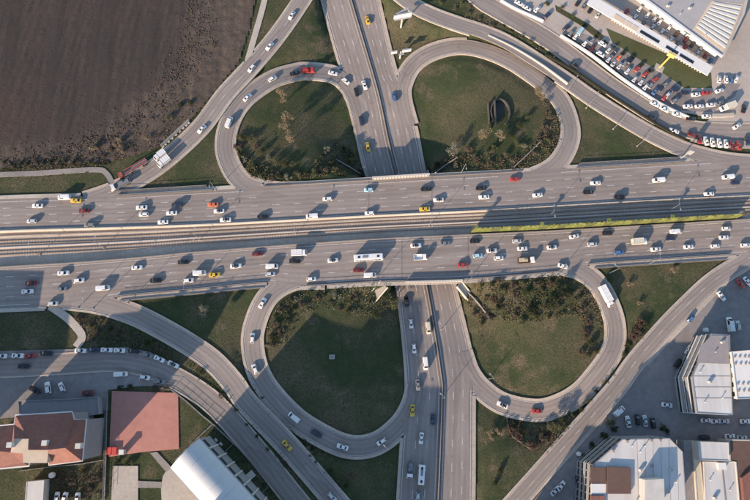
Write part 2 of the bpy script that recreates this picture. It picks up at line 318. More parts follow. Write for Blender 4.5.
# ------------------------------------------------------------------ terrain: one sheet to the horizon
def build_ground():
    gx = np.arange(-215, 215.1, 1.5); gy = np.arange(-185, 245.1, 1.5)
    ext = np.array([12, 30, 70, 150, 320, 700, 1600, 4000.0])
    GX = np.concatenate([gx[0]-ext[::-1], gx, gx[-1]+ext]); GY = np.concatenate([gy[0]-ext[::-1], gy, gy[-1]+ext])
    X, Y = np.meshgrid(GX, GY, indexing='ij'); P = np.stack([X.ravel(), Y.ravel()], 1)
    sp = []
    for r in ROADS.values():
        for c in r['C'][::3]: sp.append((c.x, c.y, c.z-0.15))
    for a in range(-240, 241, 40):
        for b_ in (-200, 255): sp.append((a, b_, 0))
    for b_ in range(-200, 256, 35):
        for a in (-240, 240): sp.append((a, b_, 0))
    for L_ in LOTS:
        for q in L_: sp.append((q[0], q[1], -0.1))
    sp = np.array(sp); Z = np.zeros(len(P))
    for i in range(0, len(P), 4000):
        d2 = ((P[i:i+4000, None, :]-sp[None, :, :2])**2).sum(2)+0.5; ww = d2**-1.9
        Z[i:i+4000] = (ww*sp[:, 2]).sum(1)/ww.sum(1)
    Z = Z.reshape(X.shape)
    far = np.maximum(np.maximum(np.abs(X)-235, 0), np.maximum(np.abs(Y-30)-235, 0)); Z *= np.exp(-far/25)
    Z += 0.10*np.sin(X*.31+1.3*np.sin(Y*.17))*np.sin(Y*.27+.9*np.sin(X*.12)); Z -= 0.15
    top = Z.copy()
    C = np.array(CORR); lim = np.full(X.shape, 1e9)
    ix = np.searchsorted(GX, C[:, 0]); iy = np.searchsorted(GY, C[:, 1])
    for ox in (-1, 0):
        for oy in (-1, 0):
            a = np.clip(ix+ox, 0, len(GX)-1); b_ = np.clip(iy+oy, 0, len(GY)-1)
            np.minimum.at(lim, (a, b_), C[:, 2])
    for L_ in LOTS:
        q = np.array(L_); ins = np.zeros(X.shape, bool); n = len(q)
        for i in range(n):
            x1, y1 = q[i]; x2, y2 = q[(i+1) % n]
            cnd = ((y1 > Y) != (y2 > Y)); xi = (x2-x1)*(Y-y1)/(y2-y1+1e-9)+x1; ins ^= cnd & (X < xi)
        g = ins.copy(); g[1:] |= ins[:-1]; g[:-1] |= ins[1:]; g[:, 1:] |= ins[:, :-1]; g[:, :-1] |= ins[:, 1:]
        lim[g] = np.minimum(lim[g], -0.25)
    hit = lim < 1e8; Z[hit] = lim[hit]
    nx_, ny_ = X.shape
    vs = np.stack([X.ravel(), Y.ravel(), Z.ravel()], 1)
    i, j = np.meshgrid(np.arange(nx_-1), np.arange(ny_-1), indexing='ij'); k = (i*ny_+j).ravel()
    fs = np.stack([k, k+ny_, k+ny_+1, k+1], 1)
    me = bpy.data.meshes.new('ground'); me.from_pydata(vs.tolist(), [], fs.tolist()); me.update()
    for p in me.polygons: p.use_smooth = True
    o = link('ground', me, M_GRASS); tag(o, 'olive grass ground of the whole interchange', 'ground', kind='structure')
    return GX, GY, Z
GX, GY, GZ = build_ground()
def gz(x, y):
    i = int(np.clip(np.searchsorted(GX, x)-1, 0, len(GX)-2)); j = int(np.clip(np.searchsorted(GY, y)-1, 0, len(GY)-2))
    a = (x-GX[i])/(GX[i+1]-GX[i]); b_ = (y-GY[j])/(GY[j+1]-GY[j])
    return float((GZ[i, j]*(1-a)+GZ[i+1, j]*a)*(1-b_)+(GZ[i, j+1]*(1-a)+GZ[i+1, j+1]*a)*b_)
def ung(px, py, up=0.0):
    """pixel to a point on the ground sheet"""
    z = 0.0
    for _ in range(8): p = un(px, py, z+up); z = .5*z+.5*gz(p.x, p.y)
    return Vector((p.x, p.y, z))
# ------------------------------------------------------------------ kerbs and lane paint (children of each road)
def in_poly(P, poly):
    X, Y = P[:, 0], P[:, 1]; ins = np.zeros(len(P), bool); n = len(poly)
    for i in range(n):
        x1, y1 = poly[i]; x2, y2 = poly[(i+1) % n]
        if y1 == y2: continue
        ins ^= ((y1 > Y) != (y2 > Y)) & (X < (x2-x1)*(Y-y1)/(y2-y1)+x1)
    return ins
RPOLY = {k: [(p.x, p.y) for p in r['L']]+[(p.x, p.y) for p in r['R'][::-1]] for k, r in ROADS.items()}
LOW = {'LC', 'RC'}; HIGH = {'NC', 'SC'}
def free(key, pts):
    P = np.array([(p.x, p.y) for p in pts]); ok = np.ones(len(P), bool)
    for k2, poly in RPOLY.items():
        if k2 == key or (key in LOW and k2 in HIGH) or (key in HIGH and k2 in LOW): continue
        ok &= ~in_poly(P, poly)
    return ok
def kerbs(key, width=0.9, h=0.13, m=KERB, sides='LR'):
    r = ROADS[key]; vs, fs = [], []; n = len(r['L'])
    for sd_ in sides:
        E = r[sd_]; O = r['R' if sd_ == 'L' else 'L']
        out = [(E[i]-O[i]).normalized() for i in range(n)]
        ok = free(key, [E[i]+out[i]*width*.5 for i in range(n)])
        for i in range(n-1):
            if not (ok[i] and ok[i+1]): continue
            k = len(vs)
            for j in (i, i+1):
                z = E[j].z+r['dz']; u = Vector((out[j].x, out[j].y, 0))
                for off, zz in ((-0.05, z-.3), (-0.05, z+h), (width, z+h), (width, z-.5)): vs.append(Vector((E[j].x, E[j].y, zz))+u*off)
            fs += [(k+a, k+a+1, k+a+5, k+a+4) for a in range(3)]
    me = pyd('kerb', vs, fs); return link('kerb', me, m, r['o'])
def paint(key, us, dash=(3.0, 6.0), width=0.27, solid=()):
    r = ROADS[key]; vs, fs = [], []
    for u in list(us)+list(solid):
        line = [a.lerp(b_, u) for a, b_ in zip(r['L'], r['R'])]; ok = free(key, line); acc = 0.0
        for i in range(len(line)-1):
            a, b_ = line[i], line[i+1]; ln = (b_-a).length; t = (b_-a).normalized(); nn = Vector((-t.y, t.x, 0))*width/2
            segs = [(0, 1)] if u in solid else []
            if u not in solid:
                s = acc
                k0 = math.floor(s/(dash[0]+dash[1]))
                for k in (k0, k0+1):
                    x0, x1 = max(k*(dash[0]+dash[1]), s), min(k*(dash[0]+dash[1])+dash[0], s+ln)
                    if x1 > x0: segs.append(((x0-s)/ln, (x1-s)/ln))
            acc += ln
            if not ok[i]: continue
            for f0, f1 in segs:
                k = len(vs); up = Vector((0, 0, r['dz']+0.025))
                p, q = a.lerp(b_, f0)+up, a.lerp(b_, f1)+up
                vs += [p-nn, q-nn, q+nn, p+nn]; fs.append((k, k+1, k+2, k+3))
    me = pyd('lane_marking', vs, fs); return link('lane_marking', me, PAINT, r['o'])
for k in LOOPS: kerbs(k, 1.0); paint(k, (), solid=(.06, .94), width=.18)
kerbs('LC', 1.1, sides='L'); kerbs('RC', 1.3, sides='R')
paint('LC', (.36, .68), solid=(.05, .96)); paint('RC', (.34, .67), solid=(.04, .94))
kerbs('NC', 1.4, sides='L', m=CONC); kerbs('SC', 1.4, sides='R', m=CONC)
paint('NC', (.30, .54, .77), solid=(.10, .955)); paint('SC', (.23, .47, .71), solid=(.045, .92))
for k in ('NW', 'NE', 'SW', 'SE'): kerbs(k, 0.8); paint(k, (.5,) if k in ('NW', 'SE') else (), solid=(.06, .94), width=.18)
for k in ('NS2', 'SS'): kerbs(k, 0.5)

# ------------------------------------------------------------------ walls, barriers, tracks
def wall_along(name, pts, width, z0, z1, m, parent=None, close=False):
    """box-section wall through pts; z0/z1 relative to each point's z"""
    n = len(pts); vs, fs = [], []
    for i, p in enumerate(pts):
        a = pts[(i-1) % n] if close else pts[max(i-1, 0)]; b_ = pts[(i+1) % n] if close else pts[min(i+1, n-1)]
        t = Vector((b_[0]-a[0], b_[1]-a[1], 0)).normalized(); nn = Vector((-t.y, t.x, 0))*width/2; P = Vector(p)
        vs += [P+nn+Vector((0, 0, z0)), P+nn+Vector((0, 0, z1)), P-nn+Vector((0, 0, z1)), P-nn+Vector((0, 0, z0))]
    for i in range(n if close else n-1):
        j = (i+1) % n
        for k in range(4): fs.append((i*4+k, i*4+(k+1) % 4, j*4+(k+1) % 4, j*4+k))
    if not close: fs += [(0, 1, 2, 3), ((n-1)*4+3, (n-1)*4+2, (n-1)*4+1, (n-1)*4)]
    me = pyd(name, vs, fs); bm = bmesh.new(); bm.from_mesh(me); bmesh.ops.recalc_face_normals(bm, faces=bm.faces); bm.to_mesh(me); bm.free()
    return link(name, me, m, parent)
def sl(E, x0, x1, inset=0.0, O=None):
    i0, i1 = int(np.searchsorted(xs, x0)), int(np.searchsorted(xs, x1)); P = E[i0:i1+1]
    if O is not None: P = [a+(b_-a).normalized()*inset for a, b_ in zip(E[i0:i1+1], O[i0:i1+1])]
    return P
tag(wall_along('retaining_wall', sl(ncB, -90, 840, -.2, ncT), .4, TROUGH-.3, .85, mat('wall_cream', (.47, .40, .33), .85, .2, .6, big=.12)), 'long pale wall between upper carriageway and sunken tracks', 'wall')
tag(wall_along('retaining_wall', sl(scT, -90, 840, -.2, scB), .4, TROUGH-.3, .65, CONC_D), 'long grey wall between lower carriageway and sunken tracks', 'wall')
BARR = mat('barrier_grey', (0.13, 0.12, 0.115), .9, .3, .8, big=.15)
def barrier(pts, label, h=0.95, wd=0.45, m=BARR, name='concrete_barrier', z0=-.4, posts=True):
    t = thing(name, pts[0]); 
    o = wall_along('barrier_wall', [p-pts[0] for p in pts], wd, z0, h, m, t)
    if posts:
        acc, last, B = 0, pts[0], []
        for a, b_ in zip(pts[:-1], pts[1:]):
            acc += (b_-a).length
            if acc > 4: acc = 0; q = b_-pts[0]; B.append((q.x, q.y, h+.35+q.z, .1, .1, .7))
        if B: link('rail_post', bxm('rail_post', B), GALV, t)['kind'] = 'stuff'; wall_along('handrail', [p-pts[0]+Vector((0, 0, h+.66)) for p in pts], .09, -.04, .04, GALV, t)
    tag(t, label, 'barrier'); return t
barrier(sl(ncT, 115, 212, .3, ncB), 'barrier between upper carriageway and triangular lawn beside the lorries')
barrier(sl(ncT, 116, 205, -1.7, ncB), 'outer barrier beside the lawn left of the upper left loop', .8)
barrier(sl(ncT, 574, 684, .3, ncB), 'barrier between upper carriageway and triangular lawn right of the loop')
barrier(sl(ncT, 578, 676, -1.7, ncB), 'outer barrier beside the right hand triangular lawn', .8)
barrier(sl(scB, 116, 266, .3, scT), 'barrier along lower carriageway above the dark triangular lawn')
barrier(sl(scB, 118, 262, -1.7, scT), 'outer barrier at the top of the dark triangular lawn', .7)
barrier(sl(scB, 586, 729, .3, scT), 'barrier along lower carriageway right of the white box lorry')
barrier(sl(scB, 592, 724, -1.7, scT), 'outer barrier at the top of the lower right lawn', .7)
barrier(sl(scB, 306, 404, .2, scT), 'barrier along lower carriageway left of the bridge', .8)
barrier(sl(scB, 462, 556, .2, scT), 'barrier along lower carriageway right of the bridge', .8)
barrier(sl(ncT, 264, 370, -.2, ncB), 'low barrier above the shrubs left of the bridge', .6, posts=False)
barrier(sl(ncT, 428, 520, -.2, ncB), 'low barrier above the shrubs right of the bridge', .6, posts=False)
def bridge_parapet(E, O, x0, x1, h, label):
    P = sl(E, x0, x1, -.5, O); t = thing('bridge_parapet', P[0])
    wall_along('parapet_wall', [p-P[0] for p in P], .5, -1.3, h, CONC_D, t); wall_along('coping', [p-P[0]+Vector((0, 0, h)) for p in P], .75, 0.003, .18, CONC_L, t)
    B = []
    for i in range(1, len(P)-1): q = P[i]-P[0]; B.append((q.x, q.y, h/2+q.z, .62, .62, h))
    link('pilaster', bxm('pilaster', B), CONC_L, t); tag(t, label, 'parapet')
bridge_parapet(ncT, ncB, 371, 427, 2.0, 'concrete parapet on the upper edge of the bridge over the avenue')
bridge_parapet(scB, scT, 405, 461, 1.75, 'tall pale parapet on the lower edge of the bridge over the avenue')
# abutments and pier under the bridge
def ns_slice(E, O, y0, y1, inset):
    i0, i1 = int(np.searchsorted(ys, y0)), int(np.searchsorted(ys, y1))
    return [a+(b_-a).normalized()*inset for a, b_ in zip(E[i0:i1+1], O[i0:i1+1])]
tag(wall_along('abutment', ns_slice(lcL, lcR, 171, 287, -.9), .8, -.5, 5.0, CONC_D), 'left abutment wall of the underpass', 'abutment')
tag(wall_along('abutment', ns_slice(rcR, rcL, 172, 285, -.9), .8, -.5, 5.0, CONC_D), 'right abutment wall of the underpass', 'abutment')
mid = [(a+b_)/2 for a, b_ in zip(lcR, rcL)]
i0, i1 = int(np.searchsorted(ys, 176)), int(np.searchsorted(ys, 283))
tag(wall_along('bridge_pier', mid[i0:i1], .9, .2, 5.0, CONC_D), 'central pier wall of the underpass', 'pier')
ms = link('median_strip', ribbon_mesh('median_strip', lcR, rcL, .12, .3, .3, 1), mat('median_earth', (0.16, 0.13, 0.11), .95, .4, 1.5)); tag(ms, 'dark narrow median between the avenue carriageways', 'median', kind='structure')
barrier(mid, 'low barrier along the median of the avenue', .85, .35, CONC_D, 'median_barrier', -.2, False)
# tracks
for f, lb in ((.30, 'upper railway track in the sunken median'), (.58, 'lower railway track in the sunken median')):
    C = [a.lerp(b_, f)+Vector((0, 0, TROUGH)) for a, b_ in zip(ncB, scT)]; t = thing('railway_track', C[0]); L_, R_ = offset(C, .75)
    for q in (L_, R_): wall_along('rail', [p-C[0] for p in q], .14, .1, .30, STEEL, t)
    B, acc = [], 0.0
    for a, b_ in zip(C[:-1], C[1:]):
        ln = (b_-a).length; d = (b_-a)/ln; s = (-acc) % 1.1
        while s < ln: q = a+d*s-C[0]; B.append((q.x, q.y, -.06, .3, 2.5, .2, math.atan2(d.y, d.x))); s += 1.1
        acc += ln
    sp = link('sleepers', bxm('sleepers', B), SLEEPER, t); sp['kind'] = 'stuff'
    tag(t, lb, 'railway track', 'railway tracks in the median')
    # raised concrete cable trough lines between
tag(wall_along('cable_duct', [a.lerp(b_, .44)+Vector((0, 0, TROUGH)) for a, b_ in zip(ncB, scT)], .5, -.1, .35, CONC_L), 'pale concrete cable duct between the two tracks', 'duct')
tag(wall_along('cable_duct', [a.lerp(b_, .14)+Vector((0, 0, TROUGH)) for a, b_ in zip(ncB, scT)], .6, -.1, .5, CONC), 'pale cable duct at the foot of the upper track wall', 'duct')
# green station screen
GREEN = mat('green_panel', (0.19, 0.20, 0.055), 0.6, 0.25, 0.6, col2=(0.07, 0.09, 0.03)); GREEN2 = mat('green_panel_dull', (0.10, 0.115, 0.045), 0.6, 0.3, 0.6); GREEN_D = mat('green_frame', (0.20, 0.15, 0.05), 0.6, .2, 1)
def green_screen():
    P = sl(scT, 471, 744, -1.1, scB); t = thing('station_screen', P[0]); base = TROUGH
    LN = [0.0]
    for a, b_ in zip(P[:-1], P[1:]): LN.append(LN[-1]+(b_-a).length)
    def at(s):
        i = min(max(int(np.searchsorted(LN, s))-1, 0), len(P)-2); return P[i].lerp(P[i+1], (s-LN[i])/(LN[i+1]-LN[i]))
    n = int(LN[-1]/4.0); lean = Vector((0.05, 1.0, 0)); H = 4.6
    for k in range(n):
        a, b_ = at(k*4.0+.12), at(k*4.0+3.88)
        o = [p-P[0] for p in (a, b_)]; V = []
        for th in (0, .08):
            for q, hh in ((o[0], base+.2), (o[1], base+.2), (o[1], H-1), (o[0], H-1), (o[1], H), (o[0], H)):
                l = 0 if hh < 1 else (.15 if hh == H-1 else .75); V.append(q+lean*(l+th)+Vector((0, 0, hh)))
        F = [(0, 1, 2, 3), (3, 2, 4, 5), (6, 9, 8, 7), (9, 11, 10, 8), (0, 6, 7, 1), (1, 7, 8, 2), (2, 8, 10, 4), (4, 10, 11, 5), (5, 11, 9, 3), (3, 9, 6, 0)]
        link('panel', pyd('panel', V, F), GREEN if (k*7) % 5 < 3 else GREEN2, t)
    for k in range(n+1):
        q = at(k*4.0)-P[0]; link('post', bxm('post', [(q.x, q.y+.1, 1.5, .2, .25, 6.2), (q.x, q.y+.45, 4.55, .2, .9, .2)]), GREEN_D, t)
    for s in (1.0, 28.5, 57, 84.5):
        q = at(s)-P[0]; link('pylon', bxm('pylon', [(q.x, q.y+.6, 2.2, .9, .8, 7.6), (q.x, q.y+.9, 6.1, 1.5, 1.5, .3)]), GREEN, t)
    tag(t, 'bright green panel screen beside the sunken tracks on the right', 'screen')
    # platform slab behind it
    Lp = sl(scT, 475, 744, -1.8, scB); Rp = sl(scT, 475, 744, -4.3, scB)
    pf = link('platform', ribbon_mesh('platform', [Vector((p.x, p.y, TROUGH)) for p in Lp], [Vector((p.x, p.y, TROUGH)) for p in Rp], .95, 1, 1, 1), CONC_D); tag(pf, 'narrow dark station platform behind the green screen', 'platform', kind='structure')
green_screen()
# parapet between upper right loop and slip road, wing walls, hoarding, dealer's wall
def pline(p, step=2.0, z=None): return [ung(*q) if z is None else un(q[0], q[1], z) for q in catmull(p, step)]
tag(wall_along('retaining_wall', [un_ns(x, y, w_) for x, y, w_ in catmull([(487, 38, .5), (512, 50, .4), (540, 67, .3), (566, 86, .2)], 3)], .5, -1.5, 2.6, CONC_L), 'pale retaining wall between upper right loop and slip road', 'wall')
for p, lb, h, m_ in (([(336, 160), (350, 168), (366, 178)], 'wing wall in shrubs left of the bridge top', 1.6, CONC), ([(433, 175), (445, 166), (457, 158)], 'wing wall in shrubs right of the bridge top', 1.6, CONC_D),
                     ([(514, 167), (527, 155), (541, 141)], 'straight garden wall among shrubs inside upper right loop', 1.2, CONC), ([(459, 285), (475, 300), (489, 318)], 'sloping wing wall right of the lower bridge edge', 1.5, CONC_D),
                     ([(505, 405), (510, 432), (520, 442), (532, 450)], 'thin curved kerb on the lawn under the lower right loop', .3, CONC_D)):
    tag(wall_along('wing_wall', pline(p), .35, -1.5, h*.7, CONC_D if m_ is CONC else m_), lb, 'wall')
tag(wall_along('low_wall', pline([(560, 36), (590, 55), (620, 78), (649, 98), (668, 109), (690, 119)], 3, 0), .7, -.3, 1.3, WHITE), 'long white wall round the dealer car park', 'wall')
tag(wall_along('low_wall', pline([(500, 1), (514, 9), (534, 18), (543, 22)], 3, 0), .7, -.3, 1.3, WHITE), 'short white wall at the top beside the service road', 'wall')
tag(wall_along('low_wall', pline([(712, 116), (722, 116), (733, 115)], 3, 0), 1.6, -.3, .9, CONC), 'broad cream ledge by the dealer yard entrance', 'wall')
tag(wall_along('hedge', pline([(545, 55), (575, 72), (600, 89), (630, 108), (660, 127), (684, 140)], 3, 0), .9, -.3, 1.1, mat('hedge_dark', (0.022, 0.022, 0.014), .95, .4, 2.0, .6)), 'dark clipped hedge between service road and slip road', 'hedge')
t = thing('hoarding', ung(162, 147))
P = pline([(162, 147.5), (189.5, 122)], 4.0); 
for a, b_ in zip(P[:-1], P[1:]):
    m_ = (a+b_)/2-P[0]; d = b_-a; link('panel', bxm('panel', [(m_.x, m_.y, m_.z+1.3, d.length-.12, .12, 2.4, math.atan2(d.y, d.x))]), CONC_L, t)
    link('foot', bxm('foot', [(m_.x, m_.y, m_.z+.2, .9, 1.3, .45, math.atan2(d.y, d.x))]), CONC_L, t)
t.location = P[0]; tag(t, 'row of pale concrete panels at the field edge behind white lorries', 'hoarding')

# ------------------------------------------------------------------ ploughed field
def soil_sheet(poly, inner, cols, cols2, base, ridge, rgh, label, name, st=.8):
    W = np.array([(un(*p).x, un(*p).y) for p in poly]); x0, y0 = W.min(0); x1, y1 = W.max(0)
    X, Y = np.meshgrid(np.arange(x0, x1, st), np.arange(y0, y1, st), indexing='ij')
    pts_ = np.stack([X.ravel(), Y.ravel()], 1); ins = in_poly(pts_, [tuple(q) for q in W]).reshape(X.shape)
    FW = [(un(*p).x, un(*p).y) for p in inner]; wgt = np.zeros(len(pts_)); wob = np.stack([4*np.sin(pts_[:, 1]*.13+np.sin(pts_[:, 0]*.09)), 3*np.sin(pts_[:, 0]*.11+1)], 1)
    for a_ in range(12): wgt += in_poly(pts_+wob+7*np.array((math.cos(a_*.55*3.7), math.sin(a_*.55*3.7)))*((a_ % 4+1)/4)+RNG.normal(0, 1.0, pts_.shape), FW)
    wgt = (wgt/12).reshape(X.shape)
    ca, sa = .972, .235       # furrows run nearly up and down, leaning right
    U = X*ca-Y*sa; V = X*sa+Y*ca
    def sm(a):
        for _ in range(2): a = (a+np.roll(a, 1, 0)+np.roll(a, -1, 0)+np.roll(a, 1, 1)+np.roll(a, -1, 1))/5
        return a
    Z = base+ridge*np.sin(U*2*np.pi/3.3+.9*np.sin(V*.05)+1.5*np.sin(U*.21))*(.6+.4*np.sin(V*.08+U*.3))*(.3+.7*wgt)+sm(RNG.normal(0, rgh, X.shape))*(1.9-1.4*wgt)
    vs = np.stack([X.ravel(), Y.ravel(), Z.ravel()], 1); n = X.shape[1]
    i, j = np.nonzero(ins[:-1, :-1] & ins[1:, :-1] & ins[:-1, 1:] & ins[1:, 1:]); k = i*n+j
    fs = np.stack([k, k+n, k+n+1, k+1], 1); used = np.unique(fs); mp = -np.ones(len(vs), int); mp[used] = np.arange(len(used))
    me = bpy.data.meshes.new(name); me.from_pydata(vs[used].tolist(), [], mp[fs].tolist()); me.update()
    for p in me.polygons: p.use_smooth = True
    at_ = me.attributes.new('ploughed', 'FLOAT', 'POINT'); at_.data.foreach_set('value', wgt.ravel()[used].astype(np.float32))
    m = bpy.data.materials.new(name+'_soil'); m.use_nodes = True; t = m.node_tree; b = t.nodes['Principled BSDF']; L = t.links.new
    b.inputs['Roughness'].default_value = .95; b.inputs['Specular IOR Level'].default_value = .15
    tc = t.nodes.new('ShaderNodeTexCoord'); mpn = t.nodes.new('ShaderNodeMapping'); mpn.inputs['Rotation'].default_value = (0, 0, math.atan2(sa, ca)); mpn.inputs['Scale'].default_value = (.3, .012, 1); L(tc.outputs['Object'], mpn.inputs[0])
    def noise(sc, vec, d=6):
        q = t.nodes.new('ShaderNodeTexNoise'); q.inputs['Scale'].default_value = sc; q.inputs['Detail'].default_value = d; q.inputs['Roughness'].default_value = .65; L(vec, q.inputs[0]); return q.outputs[0]
    n1 = noise(1.0, mpn.outputs[0]); n2 = noise(.03, tc.outputs['Object'], 4); n3 = noise(1.0, tc.outputs['Object'], 8); n4 = noise(.22, tc.outputs['Object'], 8)
    def mix(f, a, bb, lo, hi):
        r = t.nodes.new('ShaderNodeMapRange'); r.inputs[1].default_value = lo; r.inputs[2].default_value = hi; L(f, r.inputs[0])
        x = t.nodes.new('ShaderNodeMix'); x.data_type = 'RGBA'; L(r.outputs[0], x.inputs[0])
        for ii, c in ((6, a), (7, bb)):
            if isinstance(c, tuple): x.inputs[ii].default_value = (*c, 1)
            else: L(c, x.inputs[ii])
        return x.outputs[2]
    def stack(cl):
        c = mix(n1, cl[0], cl[1], .38, .62); c = mix(n2, c, cl[2], .48, .72); c = mix(n4, c, cl[3], .5, .68); return mix(n3, c, cl[4], .52, .72)
    an = t.nodes.new('ShaderNodeAttribute'); an.attribute_name = 'ploughed'
    c = mix(an.outputs['Fac'], stack(cols2), stack(cols), 0, 1)
    L(c, b.inputs['Base Color']); bp = t.nodes.new('ShaderNodeBump'); bp.inputs['Strength'].default_value = .6; bp.inputs['Distance'].default_value = .3; L(n3, bp.inputs['Height']); L(bp.outputs[0], b.inputs['Normal'])
    o = link(name, me, m); tag(o, label, name, kind='structure')
soil_sheet([(-80, -50), (262, -50), (256, 0), (250, 30), (240, 62), (216, 92), (194, 118), (176, 137), (160, 148), (140, 155), (112, 162), (60, 166), (0, 169), (-80, 172)],
    [(-180, -120), (204, -120), (194, 0), (187, 40), (165, 76), (140, 102), (105, 130), (60, 149), (0, 154), (-180, 158)],
    [(.056, .045, .040), (.035, .029, .027), (.060, .041, .035), (.041, .033, .030), (.031, .027, .025)], [(.100, .076, .061), (.066, .052, .044), (.088, .066, .050), (.050, .045, .032), (.042, .035, .030)], .16, .06, .13, 'large bare dark brown ploughed field with rough earth margin', 'field')
# deck joints of the bridges
for key, xsj in (('NC', (368, 430)), ('SC', (402, 466))):
    r = ROADS[key]; vs, fs = [], []
    for xj in xsj:
        i = int(np.searchsorted(xs, xj)); a, b_ = r['L'][i], r['R'][i]; u = (r['L'][i+1]-a).normalized()*.08; up = Vector((0, 0, .16)); k = len(vs)
        vs += [a-u+up, b_-u+up, b_+u+up, a+u+up]; fs.append((k, k+1, k+2, k+3))
    link('expansion_joint', pyd('expansion_joint', vs, fs), mat('joint_dark', (.11, .10, .095), .8, .2, 1), r['o'])
# ------------------------------------------------------------------ vehicles
ORD = ['first', 'second', 'third', 'fourth', 'fifth', 'sixth', 'seventh', 'eighth', 'ninth', 'tenth', 'eleventh', 'twelfth', 'thirteenth', 'fourteenth', 'fifteenth', 'sixteenth', 'seventeenth', 'eighteenth', 'nineteenth', 'twentieth', 'twenty-first', 'twenty-second', 'twenty-third', 'twenty-fourth', 'twenty-fifth']
REG = []
def reg(o, noun, place, key, end, cat, group): REG.append((o, noun, place, key, end, cat, group))
def loft(st, name='body'):
    vs, fs = [], []; n = 12
    for (x, w_, zb, belt, wt, top) in st:
        h = [(w_*.86, zb), (w_, zb+.2), (w_*1.0, belt-.08), (w_*.95, belt), (wt, top-.05), (wt*.72, top)]
        for yy, zz in h: vs.append((x, -yy, zz))
        for yy, zz in h[::-1]: vs.append((x, yy, zz))
    for i in range(len(st)-1):
        for k in range(n): fs.append((i*n+k, (i+1)*n+k, (i+1)*n+(k+1) % n, i*n+(k+1) % n))
    fs.append(tuple(range(n))); fs.append(tuple((len(st)-1)*n+k for k in range(n))[::-1])
    me = pyd(name, vs, fs); bm = bmesh.new(); bm.from_mesh(me); bmesh.ops.recalc_face_normals(bm, faces=bm.faces); bm.to_mesh(me); bm.free()
    return me
def sec(s):
    x, w_, zb, belt, wt, top = s; return dict(b=Vector((x, w_*.95, belt)), t=Vector((x, wt, top-.05)), c=Vector((x, wt*.72, top)))
def quad_panel(name, c4, inset=.1, out=.012):
    c = sum(c4, Vector())/4; n = (c4[2]-c4[0]).cross(c4[3]-c4[1]).normalized()
    if n.dot(c-Vector((c.x*.6, 0, .4))) < 0: n = -n
    q = [p.lerp(c, inset)+n*out for p in c4]; r = [p-n*.03 for p in q]
    return pyd(name, q+r, [(0, 1, 2, 3), (7, 6, 5, 4)]+[(i, i+4, (i+1) % 4+4, (i+1) % 4) for i in range(4)])
def strip_panel(name, A_, B_, e=.05, out=.022):
    """pane that follows the loft between two stations; A_/B_: dict with t (edge) and c (crown)"""
    row = lambda q: [q['t'], q['c'], mir(q['c']), mir(q['t'])]
    a, b_ = row(A_), row(B_); c = sum(a+b_, Vector())/8; lo = [p.lerp(q, e) for p, q in zip(a, b_)]; hi = [p.lerp(q, 1-e) for p, q in zip(a, b_)]
    for r_ in (lo, hi): r_[0] = r_[0].lerp(r_[1], .35); r_[3] = r_[3].lerp(r_[2], .35)
    n = (hi[1]-lo[2]).cross(hi[2]-lo[1]).normalized()
    if n.z < 0: n = -n
    V = [p+n*out for p in lo+hi]+[p-n*.03 for p in lo+hi]
    F = [(0, 1, 5, 4), (1, 2, 6, 5), (2, 3, 7, 6)]+[(0, 8, 9, 1), (1, 9, 10, 2), (2, 10, 11, 3), (4, 5, 13, 12), (5, 6, 14, 13), (6, 7, 15, 14), (0, 4, 12, 8), (3, 11, 15, 7)]
    return pyd(name, V, F)
def mir(v): return Vector((v.x, -v.y, v.z))
def wheel_mesh(r=.32, wd=.22):
    vs, fs = [], []; n = 14
    for s in (-.5, .5):
        for rr in (r, r*.62):
            for k in range(n): a = 2*math.pi*k/n; vs.append((rr*math.cos(a), s*wd, rr*math.sin(a)))
    for k in range(n):
        j = (k+1) % n; fs += [(k, j, 2*n+j, 2*n+k), (k, n+k, n+j, j), (2*n+k, 2*n+j, 3*n+j, 3*n+k)]
    fs += [tuple(n+k for k in range(n))[::-1], tuple(3*n+k for k in range(n))]
    return pyd('wheel', vs, fs)
WHEEL = wheel_mesh(); WHEEL.materials.append(RUBBER); WHEEL_B = wheel_mesh(.48, .3); WHEEL_B.materials.append(RUBBER)
RIM = tube('rim', [(0, -.118, 0), (0, .118, 0)], .19, 10); RIM.materials.append(GALV)
LAMP_W = mat('headlamp_glass', (0.6, 0.6, 0.6), .15, .05, 1); LAMP_R = mat('tail_lamp', (0.35, 0.02, 0.02), .2, .1, 1)
ST = {
 'sedan': [(-2.2, .70, .38, .80, .58, .84), (-2.05, .84, .25, .93, .70, .97), (-1.5, .87, .22, .96, .71, 1.0), (-.80, .88, .22, .95, .61, 1.41), (.25, .88, .22, .93, .61, 1.44), (1.0, .87, .22, .91, .70, .98), (1.85, .84, .22, .80, .68, .85), (2.12, .76, .26, .66, .60, .70), (2.2, .62, .36, .58, .50, .60)],
 'hatchback': [(-1.98, .72, .38, .86, .60, .92), (-1.9, .84, .25, .94, .68, 1.02), (-1.52, .86, .22, .96, .60, 1.42), (.25, .87, .22, .94, .61, 1.49), (1.0, .86, .22, .92, .70, 1.0), (1.62, .83, .22, .83, .68, .88), (1.9, .76, .26, .68, .60, .72), (1.98, .62, .36, .58, .50, .60)],
 'suv': [(-2.2, .76, .45, 1.0, .64, 1.1), (-2.1, .88, .32, 1.08, .72, 1.2), (-1.75, .91, .30, 1.10, .64, 1.66), (.3, .92, .30, 1.06, .65, 1.70), (1.05, .91, .30, 1.04, .74, 1.12), (1.85, .88, .30, .96, .72, 1.02), (2.12, .80, .34, .78, .64, .82), (2.2, .66, .42, .66, .54, .68)],
 'van': [(-2.55, .84, .40, 1.15, .74, 1.9), (-2.45, .94, .30, 1.20, .80, 2.12), (-2.0, .96, .28, 1.20, .82, 2.17), (1.1, .96, .28, 1.16, .82, 2.17), (1.85, .95, .28, 1.10, .80, 1.28), (2.35, .88, .30, .95, .72, 1.02), (2.55, .72, .40, .75, .58, .78)]}
